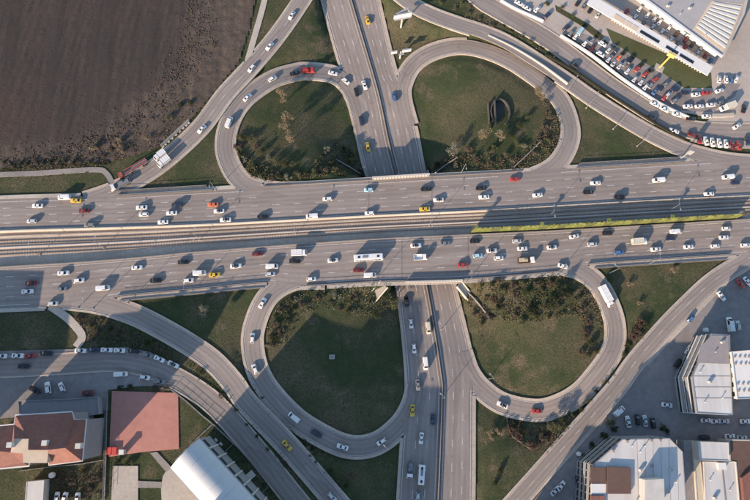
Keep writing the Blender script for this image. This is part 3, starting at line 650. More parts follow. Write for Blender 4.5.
WIN = {'sedan': (2, 3, 4, 5), 'hatchback': (1, 2, 3, 4), 'suv': (1, 2, 3, 4), 'van': (0, 1, 3, 4)}
PROTO = {}
def proto(kind):
    if kind in PROTO: return PROTO[kind]
    st = ST[kind]; a, b_, c, d = [sec(st[i]) for i in WIN[kind]]; parts = [('body', loft(st), None, (0, 0, 0))]
    wl = strip_panel('windscreen', d, c); rw = strip_panel('rear_window', a, b_, .08)
    for me in (wl, rw): me.materials.append(GLASS)
    parts += [('windscreen', wl, 0, (0, 0, 0)), ('rear_window', rw, 0, (0, 0, 0))]
    x1 = d['b'].x-.25; A_ = [Vector((b_['b'].x+(.1 if kind != 'van' else 2.2), b_['b'].y, b_['b'].z)), Vector((x1, c['b'].y, c['b'].z)), c['t'], b_['t'] if kind != 'van' else Vector((c['t'].x-1.3, c['t'].y, c['t'].z))]
    q1 = quad_panel('side_window', A_[::-1], .08, .03); q2 = quad_panel('side_window', [mir(v) for v in A_], .08, .03)
    for me in (q1, q2): me.materials.append(GLASS); parts.append(('side_window', me, 0, (0, 0, 0)))
    L_ = st[-1][0]; w_ = st[3][1]
    for sx in (-.62, .62):
        for sy in (-1, 1): parts.append(('wheel', WHEEL, 0, (sx*L_, sy*(w_-.10), .32)))
    hl = bxm('headlight', [(0, 0, 0, .16, .30, .16)]); hl.materials.append(LAMP_W); tl = bxm('tail_light', [(0, 0, 0, .10, .28, .18)]); tl.materials.append(LAMP_R)
    zf = st[-2][5]-.06; zr = st[0][3]-.05
    for sy in (-1, 1): parts.append(('headlight', hl, 0, (L_-.10, sy*.55, zf-.06))); parts.append(('tail_light', tl, 0, (-L_+.03, sy*.58, zr)))
    PROTO[kind] = parts; return parts
PAINTS = {'white': (.60, .59, .575), 'silver': (.42, .43, .44), 'grey': (.16, .165, .17), 'black': (.012, .012, .014), 'dark blue': (.02, .03, .06), 'blue': (.06, .13, .25), 'light blue': (.30, .46, .52), 'red': (.30, .035, .03), 'dark red': (.13, .018, .018), 'orange': (.55, .13, .05), 'yellow': (.50, .33, .04), 'beige': (.42, .34, .22), 'brown': (.09, .05, .035), 'cream': (.50, .45, .35), 'green': (.05, .10, .06)}
def paint_mat(c): return mat('paint_'+c.replace(' ', '_'), PAINTS[c], .32, .05, .8, coat=.35, spec=.4)
ROOFS = {'black': 'black'}
def car(loc, ang, kind, colour, roof=None, scale=1.0):
    nm = {'sedan': 'car', 'hatchback': 'car', 'suv': 'car', 'van': 'van'}[kind]
    t = thing(nm, loc, ang); t.scale = (scale,)*3
    for pn, me, k, off in proto(kind):
        if len(me.materials) == 0: me.materials.append(paint_mat('white'))
        o = bpy.data.objects.new(pn, me); COL.objects.link(o); o.parent = t; o.location = off
        if k is None: o.material_slots[0].link = 'OBJECT'; o.material_slots[0].material = paint_mat(colour)
    for o in list(t.children):
        if o.name.startswith('wheel'): r_ = bpy.data.objects.new('rim', RIM); COL.objects.link(r_); r_.parent = o
    if roof:
        st = ST[kind]; i, j = WIN[kind][1], WIN[kind][2]; a, b_ = sec(st[i]), sec(st[j])
        me = strip_panel('roof', a, b_, .02, .02)
        link('roof', me, paint_mat(roof) if roof != 'glass' else GLASS, t)
    return t
def boxp(t, name, m, parts): return link(name, bxm(name, parts), m, t)
def wheels(t, xs_, hw, r=.48, me=None):
    for x in xs_:
        for s in (-1, 1): o = link('wheel', me or WHEEL_B, None, t); o.location = (x, s*hw, r)
def cab(t, x, m, hw=1.15, h=2.5, L_=1.9):
    st = [(x-L_/2, hw*.95, .55, 1.4, hw*.9, h), (x+L_*.15, hw, .5, 1.4, hw*.9, h+.05), (x+L_*.42, hw, .5, 1.35, hw*.88, 1.65), (x+L_*.5, hw*.95, .5, 1.0, hw*.85, 1.1)]
    link('cab', loft(st, 'cab'), m, t); a, b_ = sec(st[1]), sec(st[2])
    me = strip_panel('windscreen', b_, a, .06); link('windscreen', me, GLASS, t)
def box_truck(loc, ang, colour='white', L_=7.0, h=3.3, cabcol='white'):
    t = thing('lorry', loc, ang); m = paint_mat(cabcol); cab(t, L_/2-.95, m)
    bl = L_-2.1; boxp(t, 'cargo_box', paint_mat(colour), [(-L_/2+bl/2, 0, .9+(h-.9)/2, bl, 2.4, h-.9)])
    bo = boxp(t, 'roof_frame', WHITE, [(-L_/2+bl/2, s*1.17, h+.02, bl, .1, .06) for s in (-1, 1)]+[(-L_/2+bl*k/4, 0, h+.02, .08, 2.3, .05) for k in range(5)])
    boxp(t, 'chassis', RUBBER, [(0, 0, .68, L_-.6, .9, .3)]); wheels(t, (-L_*.3, L_*.34), 1.0); return t
def flatbed(loc, ang, bed, cabcol, L_=7.0, load=None):
    t = thing('lorry', loc, ang); cab(t, L_/2-.95, paint_mat(cabcol)); bl = L_-2.1; c = -L_/2+bl/2
    boxp(t, 'bed', paint_mat(bed), [(c, 0, 1.1, bl, 2.35, .2)]); boxp(t, 'side_board', paint_mat(bed), [(c, s*1.16, 1.5, bl, .07, .6) for s in (-1, 1)]+[(-L_/2+.04, 0, 1.5, .07, 2.3, .6)])
    if load: boxp(t, 'load', paint_mat(load), [(c-.3, .1, 1.55, bl*.7, 1.7, .7), (c+.6, -.3, 2.0, bl*.3, .9, .5)])
    boxp(t, 'chassis', RUBBER, [(0, 0, .68, L_-.6, .9, .3)]); wheels(t, (-L_*.3, L_*.34), 1.0); return t
def bus(loc, ang, L_=12.0, h=3.05):
    t = thing('bus', loc, ang); hw = 1.25; m = paint_mat('white')
    st = [(-L_/2, hw*.93, .5, 1.5, hw*.88, h-.15), (-L_/2+.2, hw, .35, 1.5, hw*.93, h), (L_/2-.5, hw, .35, 1.5, hw*.93, h), (L_/2-.1, hw*.97, .35, 1.4, hw*.9, h-.4), (L_/2, hw*.9, .45, 1.1, hw*.85, 1.3)]
    link('body', loft(st), m, t)
    for s in (-1, 1):
        for k in range(7): boxp(t, 'side_window', GLASS, [(-L_/2+1.3+k*1.5, s*hw*.985, 2.0, 1.3, .06, .85)])
    a, b_ = sec(st[3]), sec(st[4]); link('windscreen', strip_panel('windscreen', b_, a, .06), GLASS, t)
    for x, d in ((-L_*.33, 'roof_hatch'), (L_*.32, 'roof_hatch')): boxp(t, d, GLASS, [(x, 0, h+.06, .95, .75, .14)])
    boxp(t, 'air_conditioner', paint_mat('grey'), [(-L_*.12, 0, h+.1, 2.2, .8, .22)]); wheels(t, (-L_*.28, L_*.30), 1.1); return t
def carrier(loc, ang, L_=15.0):
    t = thing('car_transporter', loc, ang); R_ = mat('faded_red', (.30, .085, .075), .6, .3, 1.0); cab(t, L_/2-1.0, R_, hw=1.0, h=2.6)
    boxp(t, 'deck', CONC_D, [(-.9, 0, 1.0, L_-2.6, 1.9, .18)]); boxp(t, 'upper_deck', R_, [(-1.2, s*.70, 2.3, L_-3.4, .30, .12) for s in (-1, 1)])
    boxp(t, 'side_frame', R_, [(-.9, s*.95, 1.8, L_-2.8, .1, .14) for s in (-1, 1)]); 
    for k in range(6):
        for s in (-1, 1): boxp(t, 'post', R_, [(-L_/2+.8+k*2.3, s*.95, 1.6, .14, .14, 1.4)])
    wheels(t, (-L_*.38, -L_*.30, L_*.1, L_*.42), 1.05); return t
def on_road(key, px, py, up=.75):
    r = ROADS[key]; d = ((r['px']-np.array([px, py]))**2).sum(1); i = int(d.argmin()); C = r['C']
    p = un(px, py, C[i].z+up); tg = (C[min(i+1, len(C)-1)]-C[max(i-1, 0)])*r['dir']
    return Vector((p.x, p.y, C[i].z+.02)), math.atan2(tg.y, tg.x)
PL = {'NC': ('upper motorway carriageway', 'x', 'left'), 'SC': ('lower motorway carriageway', 'x', 'left'), 'LC': ('left lanes of the avenue', 'y', 'top'), 'RC': ('right lanes of the avenue', 'y', 'top'),
      'TL': ('upper left loop ramp', 'x', 'left'), 'TR': ('upper right loop ramp', 'x', 'left'), 'BL': ('lower left loop ramp', 'y', 'top'), 'BR': ('lower right loop ramp', 'x', 'left'), 'NW': ('slip road by the field', 'y', 'top'),
      'NE': ('upper right slip road', 'x', 'left'), 'NS2': ('service road by the dealer', 'x', 'left'), 'SW': ('slip road by the arched hall', 'y', 'top'), 'SS': ('shaded lower left service road', 'x', 'left'), 'SE': ('lower right slip road', 'y', 'top')}
def put(key, px, py, kind, colour, roof=None, jit=True, **kw):
    big = {'lorry': 1.4, 'bus': 1.4, 'van': 1.0}.get(kind, .75)
    loc, an = on_road(key, px, py, big); an += random.uniform(-.035, .035) if jit else 0
    noun = colour+' '+('van' if kind == 'van' else 'car') + (' with a black roof' if roof else '')
    o = car(loc, an, kind, colour, roof, kw.get('scale', random.uniform(.97, 1.05)))
    pl, ax, end = PL[key]; reg(o, noun, 'on the '+pl, px if ax == 'x' else py, end, 'van' if kind == 'van' else 'car', 'vehicles on the '+pl); return o
H, D, U, V_ = 'hatchback', 'sedan', 'suv', 'van'
W_, SI, GR, BK, DB, RD, DR, YE = 'white', 'silver', 'grey', 'black', 'dark blue', 'red', 'dark red', 'yellow'
for a in [(37.5, 205.7, D, W_), (31.7, 221, H, SI), (64, 197, V_, W_), (76, 200.5, D, YE), (84, 210.5, D, DR), (89.5, 225, U, GR), (141.7, 207.5, D, W_), (143.7, 214.3, H, W_), (177, 205, U, DB), (171.7, 213, D, W_), (163, 222, D, W_),
          (213, 204.5, D, 'orange'), (219, 211, D, W_, BK), (225.5, 219.8, D, W_, BK), (262.5, 216.7, D, BK), (327.5, 198.8, H, W_), (312, 216, V_, W_), (368.7, 189.8, H, 'light blue'), (369.5, 213, H, W_), (426, 189, D, BK), (438.5, 199.8, D, W_, BK), (424.7, 209, D, YE),
          (481, 188, D, BK), (484, 197, D, W_), (514.7, 179, D, RD), (537.5, 195, D, W_), (595.5, 183, D, W_), (588, 192, D, BK), (619, 197, U, BK), (658.5, 180, V_, W_), (728, 176.8, V_, W_), (735, 182.5, H, DB), (709, 193.8, D, W_)]: put('NC', *a)
for a in [(31.7, 283, D, DR), (27.5, 291.5, D, W_), (63.5, 273, D, W_), (79, 280.5, H, W_), (61.5, 289, D, GR), (53, 303.5, H, SI), (103, 288, V_, W_), (137, 267.5, D, W_), (156, 280.5, D, BK), (183.5, 262, D, BK), (188.5, 280.5, H, W_), (199.5, 273, V_, W_), (214.7, 274.7, D, YE), (236, 266, D, W_, BK),
          (257.5, 253.7, D, DR), (295, 261, D, BK), (333, 260.3, D, W_, BK), (272, 266.3, V_, W_), (270.5, 274, H, SI), (311.5, 279, H, W_), (358.5, 270, D, DR), (370, 275.2, V_, W_), (416, 245.5, D, W_, BK), (445, 243.2, D, GR), (475, 241, D, BK), (463, 264.7, D, RD), (478, 255.6, H, 'light blue'), (492, 250.6, D, W_, BK), (499, 258, H, W_),
          (517, 241, H, SI), (522.5, 248.5, D, W_), (552, 247.3, D, W_, BK), (574.3, 236.3, D, W_), (607.5, 233, D, BK), (592.5, 244.3, H, SI), (619, 252.5, U, 'blue'), (676, 231.5, V_, W_), (671, 238.3, D, DB), (656, 249.2, D, W_), (688.7, 246.8, D, W_), (726.5, 228.5, H, W_), (724, 237.3, D, W_), (715.5, 246, H, W_), (745.5, 245.3, H, W_)]: put('SC', *a)
for a in [(333, 73, D, W_), (346, 81, H, W_), (295, 73, D, BK), (272.5, 78.5, H, W_), (247.5, 97.3, D, W_), (229, 122, V_, W_)]: put('TL', *a)
for a in [(364.5, 85, D, W_), (356.5, 92, D, BK), (361.5, 121, U, DB), (367.8, 147, D, YE), (406.5, 301.5, D, BK), (411, 323.5, H, W_), (428.3, 328, V_, 'cream'), (414, 348.5, H, W_), (425.5, 363.5, V_, W_), (418, 385, D, GR), (412.5, 410.5, D, YE), (433, 419.5, D, DB), (421.3, 438.3, D, W_), (417.7, 497.5, H, SI)]: put('LC', *a)
for a in [(367.5, 19.8, D, YE), (394, 97, U, 'blue')]: put('RC', *a)
for a in [(262.5, 303, D, W_), (252.5, 338, H, W_), (255, 369, H, W_), (294, 417.5, V_, W_), (316.5, 433.5, D, DB), (342.5, 447, D, W_), (381.5, 441.7, H, W_)]: put('BL', *a)
for a in [(502.5, 405, D, W_, BK), (536.5, 411, D, RD), (563, 266, D, W_)]: put('BR', *a)
for a in [(291.7, 15.2, D, W_), (269.7, 46, D, W_), (251.5, 68.3, H, W_), (201.7, 129, D, W_)]: put('NW', *a)
for a in [(574, 65, U, BK), (652, 117.5, D, BK), (674, 131, D, W_)]: put('NS2', *a)
for a in [(287, 445.5, D, YE), (332, 497, H, SI)]: put('SW', *a)
# single large vehicles
def big(fn, key, px, py, label, cat, up=1.6, flip=0, **kw):
    loc, an = on_road(key, px, py, up); o = fn(loc, an+flip, **kw); tag(o, label, cat, 'vehicles on the '+PL[key][0]); return o
big(bus, 'SC', 368.5, 257.5, 'long white city bus on the lower carriageway', 'bus')
big(box_truck, 'SC', 639.5, 241.5, 'cream white box lorry on the lower carriageway near the right', 'lorry', colour='cream', L_=6.6, h=3.2)
big(flatbed, 'SC', 526.5, 260, 'beige flatbed lorry with load on the lower carriageway', 'lorry', bed='brown', cabcol='white', L_=7.4, load='beige')
big(flatbed, 'SC', 420.5, 257.3, 'white pickup lorry with red tail on the lower carriageway', 'pickup', bed='white', cabcol='white', L_=5.6, up=1.1)
big(box_truck, 'BR', 607, 296, 'long white box lorry entering the lower right loop', 'lorry', L_=9.2, h=3.6, up=2.2)
big(box_truck, 'NW', 163.5, 161.5, 'white box lorry nearest the lawn on the slip road by the field', 'lorry', L_=5.8, h=2.9)
big(flatbed, 'NW', 120, 184, 'grey flatbed lorry with a white cab at the slip road foot', 'lorry', bed='grey', cabcol='white', L_=8.6, load='grey')
loc, an = on_road('NW', 160, 155.5, 1.2); o = box_truck(loc, an, 'white', 5.4, 2.7); tag(o, 'white van lorry nearest the field, beside another white lorry', 'lorry', 'vehicles on the '+PL['NW'][0])
loc, an = on_road('NW', 133, 168, 1.5); o = carrier(loc, an, 13.6); tag(o, 'long red car transporter parked at the edge of the field', 'car transporter', 'vehicles on the '+PL['NW'][0])
big(flatbed, 'TL', 308.5, 70.5, 'red lorry behind a black car on the upper left loop', 'lorry', bed='red', cabcol='red', L_=5.8, load='red', up=1.1)
big(flatbed, 'LC', 410, 470.5, 'dark lorry with white cab on the left lanes of the avenue', 'lorry', bed='grey', cabcol='white', L_=6.0, load='grey', up=1.2)
big(bus, 'LC', 421.5, 475, 'white midibus on the left lanes of the avenue', 'bus', L_=7.2, h=2.7, up=2)
big(box_truck, 'SC', 299, 252.7, 'white box van with grey cab rear on the lower carriageway', 'lorry', L_=6.4, h=2.6)
# parked cars: (px, py, image angle deg, kind, colour)
def park(lst, place, group, ax='x', end='left'):
    for a in lst:
        px, py, an, kind, colour = a[:5]; roof = a[5] if len(a) > 5 else None
        p = un(px, py, .8); o = car(Vector((p.x, p.y, .14 if ax != 's' else .14)), math.radians(an+random.uniform(-3, 3)), kind, colour, roof, random.uniform(.96, 1.04))
        n = 'van' if kind == 'van' else 'car'
        reg(o, colour+' '+n, place, px if ax == 'x' else py, end, n, group)
g = 'cars parked in the dealer yard'
park([(566.5, 27.5, 40, U, DB), (576, 36, 55, H, W_), (580.5, 31, 55, V_, 'light blue'), (585.5, 43, 50, H, W_), (592, 48.3, 52, D, DR), (602.5, 43.7, -35, H, W_), (600.5, 54, -35, H, W_), (609, 59, 52, H, SI), (619.5, 57, 52, H, 'orange'), (620, 65.5, 52, H, SI), (628, 70.5, 52, H, SI), (614, 63, 52, D, SI), (630, 61, 52, U, BK), (637.5, 68.5, 40, H, RD), (646, 73.7, 40, H, RD), (656, 79, 40, H, RD), (635, 78.7, 52, H, SI), (646, 86.5, 45, H, W_), (655, 91, 52, D, 'blue'), (664.5, 97, 52, H, RD), (675, 100.5, 30, U, GR), (675, 89.5, 20, U, DB), (685, 92.7, 10, D, DB), (696, 94.5, 8, D, W_), (706.7, 92.7, 8, D, RD), (719.5, 90.5, 18, D, W_), (688, 106.3, 5, D, W_), (699.5, 106.2, 5, D, W_), (711, 104.8, 8, D, W_), (719.5, 102.8, 20, D, GR), (593, 40, 52, H, GR), (609, 49.5, 52, H, SI), (614, 53.5, 52, H, DB), (625, 63, 52, H, GR), (641.5, 81.5, 52, H, SI), (651, 85, 52, H, GR), (661, 88.5, 40, H, DB), (668, 94.5, 40, H, SI), (666, 84, 40, H, GR), (571, 33, 52, H, GR)], 'in the car park below the dealer lawn', g)
park([(719, 79, 80, H, W_), (726, 79, 85, H, W_), (731, 80, 85, H, 'blue'), (736.5, 78.5, 60, H, W_)], 'at the corner of the dealer lawn', g)
park([(654.7, 103.7, -30, D, W_), (664.3, 109, -30, D, W_), (677, 114.3, -20, D, W_), (691, 118.5, 0, D, BK), (706.7, 116.3, 5, D, W_)], 'at the foot of the white dealer wall', 'cars along the white wall')
park([(692, 134.5, -15, D, DR), (699.5, 139, 85, D, RD), (706, 140.7, 92, D, W_), (712.5, 142, 92, D, W_), (719.5, 142.8, 92, D, W_), (726, 143.5, 92, D, W_), (732.5, 144.8, 92, D, DR), (739, 145.2, 92, D, RD), (747.5, 140.7, 92, U, DB)], 'in the row above the slip road merge', 'cars in the roadside row')
park([(737, 126, 35, D, W_), (743.7, 108.5, 75, D, BK)], 'driving out of the dealer yard', 'cars at the yard exit')
p = un(728, 106.5, 1.8); o = box_truck(Vector((p.x, p.y, .06)), math.radians(200), 'cream', 6.8, 3.3); tag(o, 'cream box lorry parked at the end of the dealer wall', 'lorry')
park([(537.5, 9, 45, H, W_), (546.7, 15.5, 45, U, DB), (527, 8, -30, D, W_), (519, 3, -30, D, W_), (578, 2.5, 60, D, BK), (584, 6, 60, D, GR), (590.5, 9.5, 60, D, BK), (598, 14, 60, D, SI)], 'on the pale yard at the top edge', g)
rowa = [(627, 11, RD), (635, 17, W_), (644, 22.5, GR), (652.5, 27, SI), (662, 31.5, W_), (671, 39.5, W_), (678, 43, GR)]
park([(x, y, 52, H, c) for x, y, c in rowa], 'behind the long white canopy', 'cars behind the canopy')
rowb = [(640, 8.5, W_), (648, 14.5, W_), (655, 18.5, SI), (660, 21.7, W_), (669, 28, W_), (677, 33.5, 'brown'), (686, 46, RD), (686.5, 39, DR), (693, 44, BK), (698, 52, SI), (701, 48, GR), (706, 55, DR), (711, 60, 'blue')]
park([(x, y, 52, H, c) for x, y, c in rowb], 'along the showroom front', 'cars along the showroom front')
g = 'cars parked along the service road'
park([(1.7, 356, 0, H, W_), (18, 355.7, 0, D, W_), (30.5, 355.7, 5, D, RD), (46.7, 353.3, 0, D, BK), (24, 366.3, 0, D, BK), (80.5, 350.7, 0, D, W_), (94, 350, 0, D, DB), (106.7, 350, 0, D, W_), (119.5, 350.5, 0, D, W_), (134, 351, -5, D, BK), (147.5, 355, -15, D, GR), (159.3, 359, -22, D, W_), (173.3, 364.5, -25, D, W_, BK)], 'on the lawn side of the shaded service road', g)
park([(35, 390, -25, U, BK), (48, 388, 105, U, W_), (61.7, 387.3, 120, H, W_), (121, 374.3, 0, V_, W_), (144.7, 377.3, -12, H, W_), (159.5, 381.3, -8, D, GR), (88, 393, 0, D, DR)], 'on the house side of the shaded service road', g)
park([(57, 498, 90, H, W_), (64.6, 498, 80, H, W_), (77.5, 498.5, 90, H, W_)], 'in the yard below the red roofed house', 'cars in the house yard')
g = 'cars in the lower right yards'
park([(721.3, 296, -58, D, W_), (740.5, 283.5, -55, D, RD), (747.5, 281.5, -55, D, W_), (691, 318, 50, U, 'blue'), (688.7, 349.7, 55, D, W_), (678, 363.5, 50, D, BK), (738, 325.5, 92, H, SI)], 'beside the lower right slip road', g)
p = un(730, 324.5, 1.1); o = car(Vector((p.x, p.y, .06)), math.radians(91), 'van', 'white', None, 1.2); tag(o, 'large white van in the shade left of a silver car', 'van', g)
park([(667, 405, -8, D, W_), (706, 420.5, 0, D, W_), (716, 421.2, 0, D, W_), (724, 421.2, 0, D, SI), (745, 421.5, 0, D, W_), (730, 436.3, 0, D, W_), (742, 437.8, 0, D, SI), (705, 437.3, 0, D, BK)], 'in the alley between lower right buildings', g)
park([(628, 421.8, 95, D, W_), (637.5, 419.3, 92, U, BK), (645, 421, 92, D, SI), (619, 411.3, 35, V_, W_), (653, 423, 90, U, BK)], 'above the large white roofed building', g)
park([(555, 491, 45, D, SI), (561, 486, 45, D, W_), (578, 481, 90, D, BK)], 'left of the large white roofed building', g)
# ------------------------------------------------------------------ buildings
def upoly(pts, z): return [un(x, y, z) for x, y in pts]
def rnd_mat(n, c, **k): return mat(n, c, .8, .15, .5, big=.12, **k)
WALL_W = rnd_mat('render_white', (.45, .43, .40)); WALL_G = rnd_mat('render_grey', (.22, .22, .23)); WALL_C = rnd_mat('render_cream', (.48, .43, .36))
ROOF_W = mat('roof_sheet_white', (.48, .47, .455), .7, .2, .35, big=.16, streak=(1, .15, 1)); ROOF_G = rnd_mat('roof_grey', (.235, .215, .215)); ROOF_T = mat('roof_tile_red', (.205, .092, .070), .85, .2, .8, col2=(.15, .068, .054), big=.15); ROOF_BR = mat('roof_brown', (.115, .070, .055), .8, .2, .5, col2=(.09, .055, .045), big=.15)
ROOF_B = mat('roof_beige', (.50, .40, .30), .85, .12, .5, big=.1); BLUEG = mat('glass_blue', (.04, .06, .08), .12, .2, .5, spec=.6)
def building(name, pts, h, wallm, roofm, label, parapet=.5, base=0.0, ledges=(), ledge_m=None, cat='building', inset=0.0, windows=()):
    """pts: roof outline in picture pixels at height h; walls drop straight to the ground"""
    P = upoly(pts, h); c = sum(P, Vector())/len(P); c.z = base; t = thing(name, c); Q = [p-c for p in P]
    cc0 = sum(Q, Vector())/len(Q); Wq = [q-(Vector((q.x-cc0.x, q.y-cc0.y, 0)).normalized()*inset) for q in Q] if inset else Q
    link('wall', prism('wall', Wq, -.4, h-base-.02), wallm, t)
    link('roof', prism('roof', Q, h-base, h-base+.12), roofm, t)
    if parapet: wall_along('parapet', [Vector((q.x, q.y, h-base)) for q in Q], .35, -.25, parapet, wallm, t, close=True)
    n = len(Q)
    for z in ledges: wall_along('ledge', [Vector((q.x, q.y, z)) for q in Q], .7, -.12, .12, ledge_m or WHITE, t, close=True)
    for (ei, floors, cols, wh, ww) in windows:
        a, b_ = Q[ei], Q[(ei+1) % n]; d = b_-a; d.z = 0; L_ = d.length; u = d/L_; nn = Vector((u.y, -u.x, 0)); mid_ = (a+b_)/2
        if nn.dot(mid_-sum(Q, Vector())/n) < 0: nn = -nn
        for f in range(floors):
            fz = (h-base)/floors*(f+.55)
            sill = bxm('sill', [(0, 0, -wh/2-.06, ww+.2, .3, .1)]); sill.materials.append(CONC_L); me = bxm('window', [(0, 0, 0, ww, .12, wh)]); me.materials.append(GLASS)
            for k in range(cols):
                q = a+u*(L_*(k+.5)/cols)+nn*.03; o = bpy.data.objects.new('window', me); COL.objects.link(o); o.parent = t; sl_ = bpy.data.objects.new('sill', sill); COL.objects.link(sl_); sl_.parent = o; o.location = (q.x, q.y, fz); o.rotation_euler = (0, 0, math.atan2(u.y, u.x))
    tag(t, label, cat); return t, Q, c
# --- car dealer, upper right
t, Q, c = building('showroom', [(632, -10), (722, 57), (743, 14), (756, -42), (640, -60)], 5.0, WALL_W, mat('roof_pale_grey', (.31, .295, .295), .8, .12, .4, big=.1), 'large grey roofed showroom with pale roof lights at upper right', .0, inset=2.6)
wall_along('cornice', [un(*p, 5.0)-c for p in ((632, -10), (722, 57))], 1.2, .14, .55, WHITE, t); wall_along('cornice', [un(*p, 5.0)-c for p in ((722.5, 56), (743, 14), (756, -42))], 1.0, .14, .5, CONC, t)
RL = mat('roof_light', (.46, .46, .455), .4, .1, .3)
for k in range(9):
    f0, f1 = k/9+.01, (k+.62)/9
    A0, D0, B0, C0 = [np.array(v, float) for v in ((714, 2), (695.5, 28), (741, 6), (724.5, 50))]
    pr = [A0+(D0-A0)*f0, B0+(C0-B0)*f0, B0+(C0-B0)*f1, A0+(D0-A0)*f1]
    q = [un(*p, 5.2)-c for p in pr]; link('roof_light', prism('roof_light', q, 5.24, 5.5), RL, t)
pr = [un(*p, 5.15)-c for p in ((712, .5), (743, 4), (725.5, 53), (693, 29))]; link('roof_light_bed', prism('roof_light_bed', pr, 5.0, 5.22), ROOF_B, t)
# long white canopy with panels
def canopy():
    a, b_ = np.array((590.0, -2)), np.array((711.0, 70)); d = (b_-a); L_ = np.hypot(*d); u = d/L_; n = np.array((-u[1], u[0]))
    base = un(*a, 0); t = thing('canopy', base)
    def quad(s0, s1, w0, w1, z): return [un(*(a+u*s+n*w_), z)-base for s, w_ in ((s0, w0), (s1, w0), (s1, w1), (s0, w1))]
    link('roof', prism('roof', quad(0, L_, -4, 6.5, 3.6), 3.3, 3.6), WHITE, t)
    for i, (s0, s1, m_) in enumerate(((30, 42, ROOF_B), (43, 50, ROOF_B), (51, 57, ROOF_B), (60, 82, ROOF_G), (90, 104, ROOF_G), (106, 122, ROOF_G))): link('roof_panel', prism('roof_panel', quad(s0, s1, 1.4 if m_ is ROOF_G else .5, 4.0 if m_ is ROOF_G else 5.5, 3.62), 3.604, 3.75), m_ if m_ is ROOF_B else GLASS, t)
    k = 0
    while k < 34:
        s = 30+k*3.1; q = un(*(a+u*s+n*8), 0)-base; 
        if s < L_-2: link('post', bxm('post', [(q.x, q.y, .6, .5, .5, 1.4)]), CONC_L, t); 
        p2 = un(*(a+u*s+n*5.6), 0)-base
        if k % 3 == 0 and s < L_-2: link('column', bxm('column', [(p2.x, p2.y, 1.6, .3, .3, 3.4)]), WHITE, t)
        k += 1
    tag(t, 'long white canopy with dark roof panels along the dealer lawn', 'canopy')
canopy()
LAWN = mat('trimmed_lawn', (.075, .080, .032), .95, .3, .8, .4, col2=(.055, .062, .026), big=.2)
lw = link('lawn', prism('lawn', upoly([(606, 28), (711, 73), (712, 88), (684, 88), (664, 74), (640, 60), (612, 42)], 0), -.4, .09), LAWN); tag(lw, 'trimmed lawn wedge in front of the dealer', 'lawn', kind='structure')
lw = link('lawn', prism('lawn', upoly([(555, 5), (590, 25), (604, 36), (600, 41), (580, 25), (556, 11)], 0), -.4, .09), M_GRASS); tag(lw, 'narrow planted strip at the left end of the dealer yard', 'lawn', kind='structure')
# yellow pylon sign
p = un(659, 68, 0); t = thing('pylon_sign', p); YEL = mat('sign_yellow', (.48, .38, .12), .5, .1, .5)
boxp(t, 'base', CONC, [(0, 0, .12, 4.2, 3.4, .3, -.5)]); boxp(t, 'mast', YEL, [(0, 0, 5.2, .55, .55, 10.2)]); boxp(t, 'sign_box', YEL, [(0, 0, 10.6, 3.4, 1.0, 2.0, -.5)]); tag(t, 'tall yellow pylon sign on the dealer lawn', 'sign')
# --- red roofed house
def house():
    base = un(50, 440, 0); t = thing('house', base); ZE = 17.5
    eave = [(-22, 428), (14, 424.5), (15.5, 415.5), (72, 412), (74, 420), (86, 419), (82, 461), (49, 465), (48, 457), (30, 458.5), (29, 466), (-22, 471)]
    E = [un(x, y, ZE)-base for x, y in eave]; cc = sum(E, Vector())/len(E)
    link('wall', prism('wall', [e.lerp(cc, .03) for e in E], -.4, ZE-.1), WALL_G, t)
    def V(x, y, z): return un(x, y, z)-base
    polys = [[(14, 424.5, 17.6), (15.5, 415.5, 17.6), (72, 412, 17.6), (65, 448, 24.5), (48.5, 450, 24.2), (28, 450, 24.0), (28.5, 439, 22.2), (14, 439, 21.6)],
             [(72, 412, 17.6), (74, 420, 17.6), (86, 419, 17.6), (82, 461, 17.6), (74, 462, 17.6), (65, 448, 24.5)],
             [(65, 448, 24.5), (74, 462, 17.6), (49, 465, 17.6), (48.5, 450, 24.2)],
             [(-22, 428, 17.6), (14, 424.5, 17.6), (14, 439, 21.6), (10.5, 452.5, 20.4), (-22, 449, 20.4)],
             [(-22, 449, 20.4), (10.5, 452.5, 20.4), (23, 453.5, 20.4), (23, 463, 17.9), (29, 466, 17.6), (-22, 471, 17.6)]]
    for pl_ in polys:
        me = pyd('roof_slope', [V(*q) for q in pl_], [tuple(range(len(pl_)))]); bm = bmesh.new(); bm.from_mesh(me); bmesh.ops.triangulate(bm, faces=bm.faces); bm.normal_update()
        for f in bm.faces:
            if f.normal.z < 0: f.normal_flip()
        r = bmesh.ops.solidify(bm, geom=bm.faces[:], thickness=.2); bm.to_mesh(me); bm.free(); link('roof_slope', me, ROOF_T, t)
    link('terrace', prism('terrace', [V(x, y, 22.6) for x, y in ((14, 439), (28.5, 439), (28, 450), (48.5, 450), (47, 463), (23, 463), (23, 453.5), (10.5, 452.5))], 16.5, 22.6), ROOF_B, t)
    wall_along('cornice', [Vector((e.x, e.y, ZE)) for e in E], .55, -.35, .15, WHITE, t, close=True)
    for x, y in ((45, 443), (78.5, 446), (10, 445)): q = V(x, y, 24); boxp(t, 'chimney', WALL_W, [(q.x, q.y, 23.4, 1.7, 1.7, 2.6)])
    tag(t, 'tall house with red tiled hipped roof and beige roof terrace', 'house')
house()
building('annex', [(19, 401), (66, 399.5), (98, 397), (99, 414), (76, 417), (20, 413)], 4.0, WALL_G, ROOF_G, 'flat grey annex along the upper side of the red roofed house', .5)
building('shed', [(27, 482), (44, 480.5), (42, 512), (25, 512)], 4.0, WALL_W, ROOF_W, 'white roofed shed in the yard below the red roofed house', .2)
building('kiosk', [(119, 450), (123.5, 450), (123.5, 454.5), (119, 454.5)], 2.6, WALL_W, WHITE, 'small white kiosk at the corner of the red court', .1)
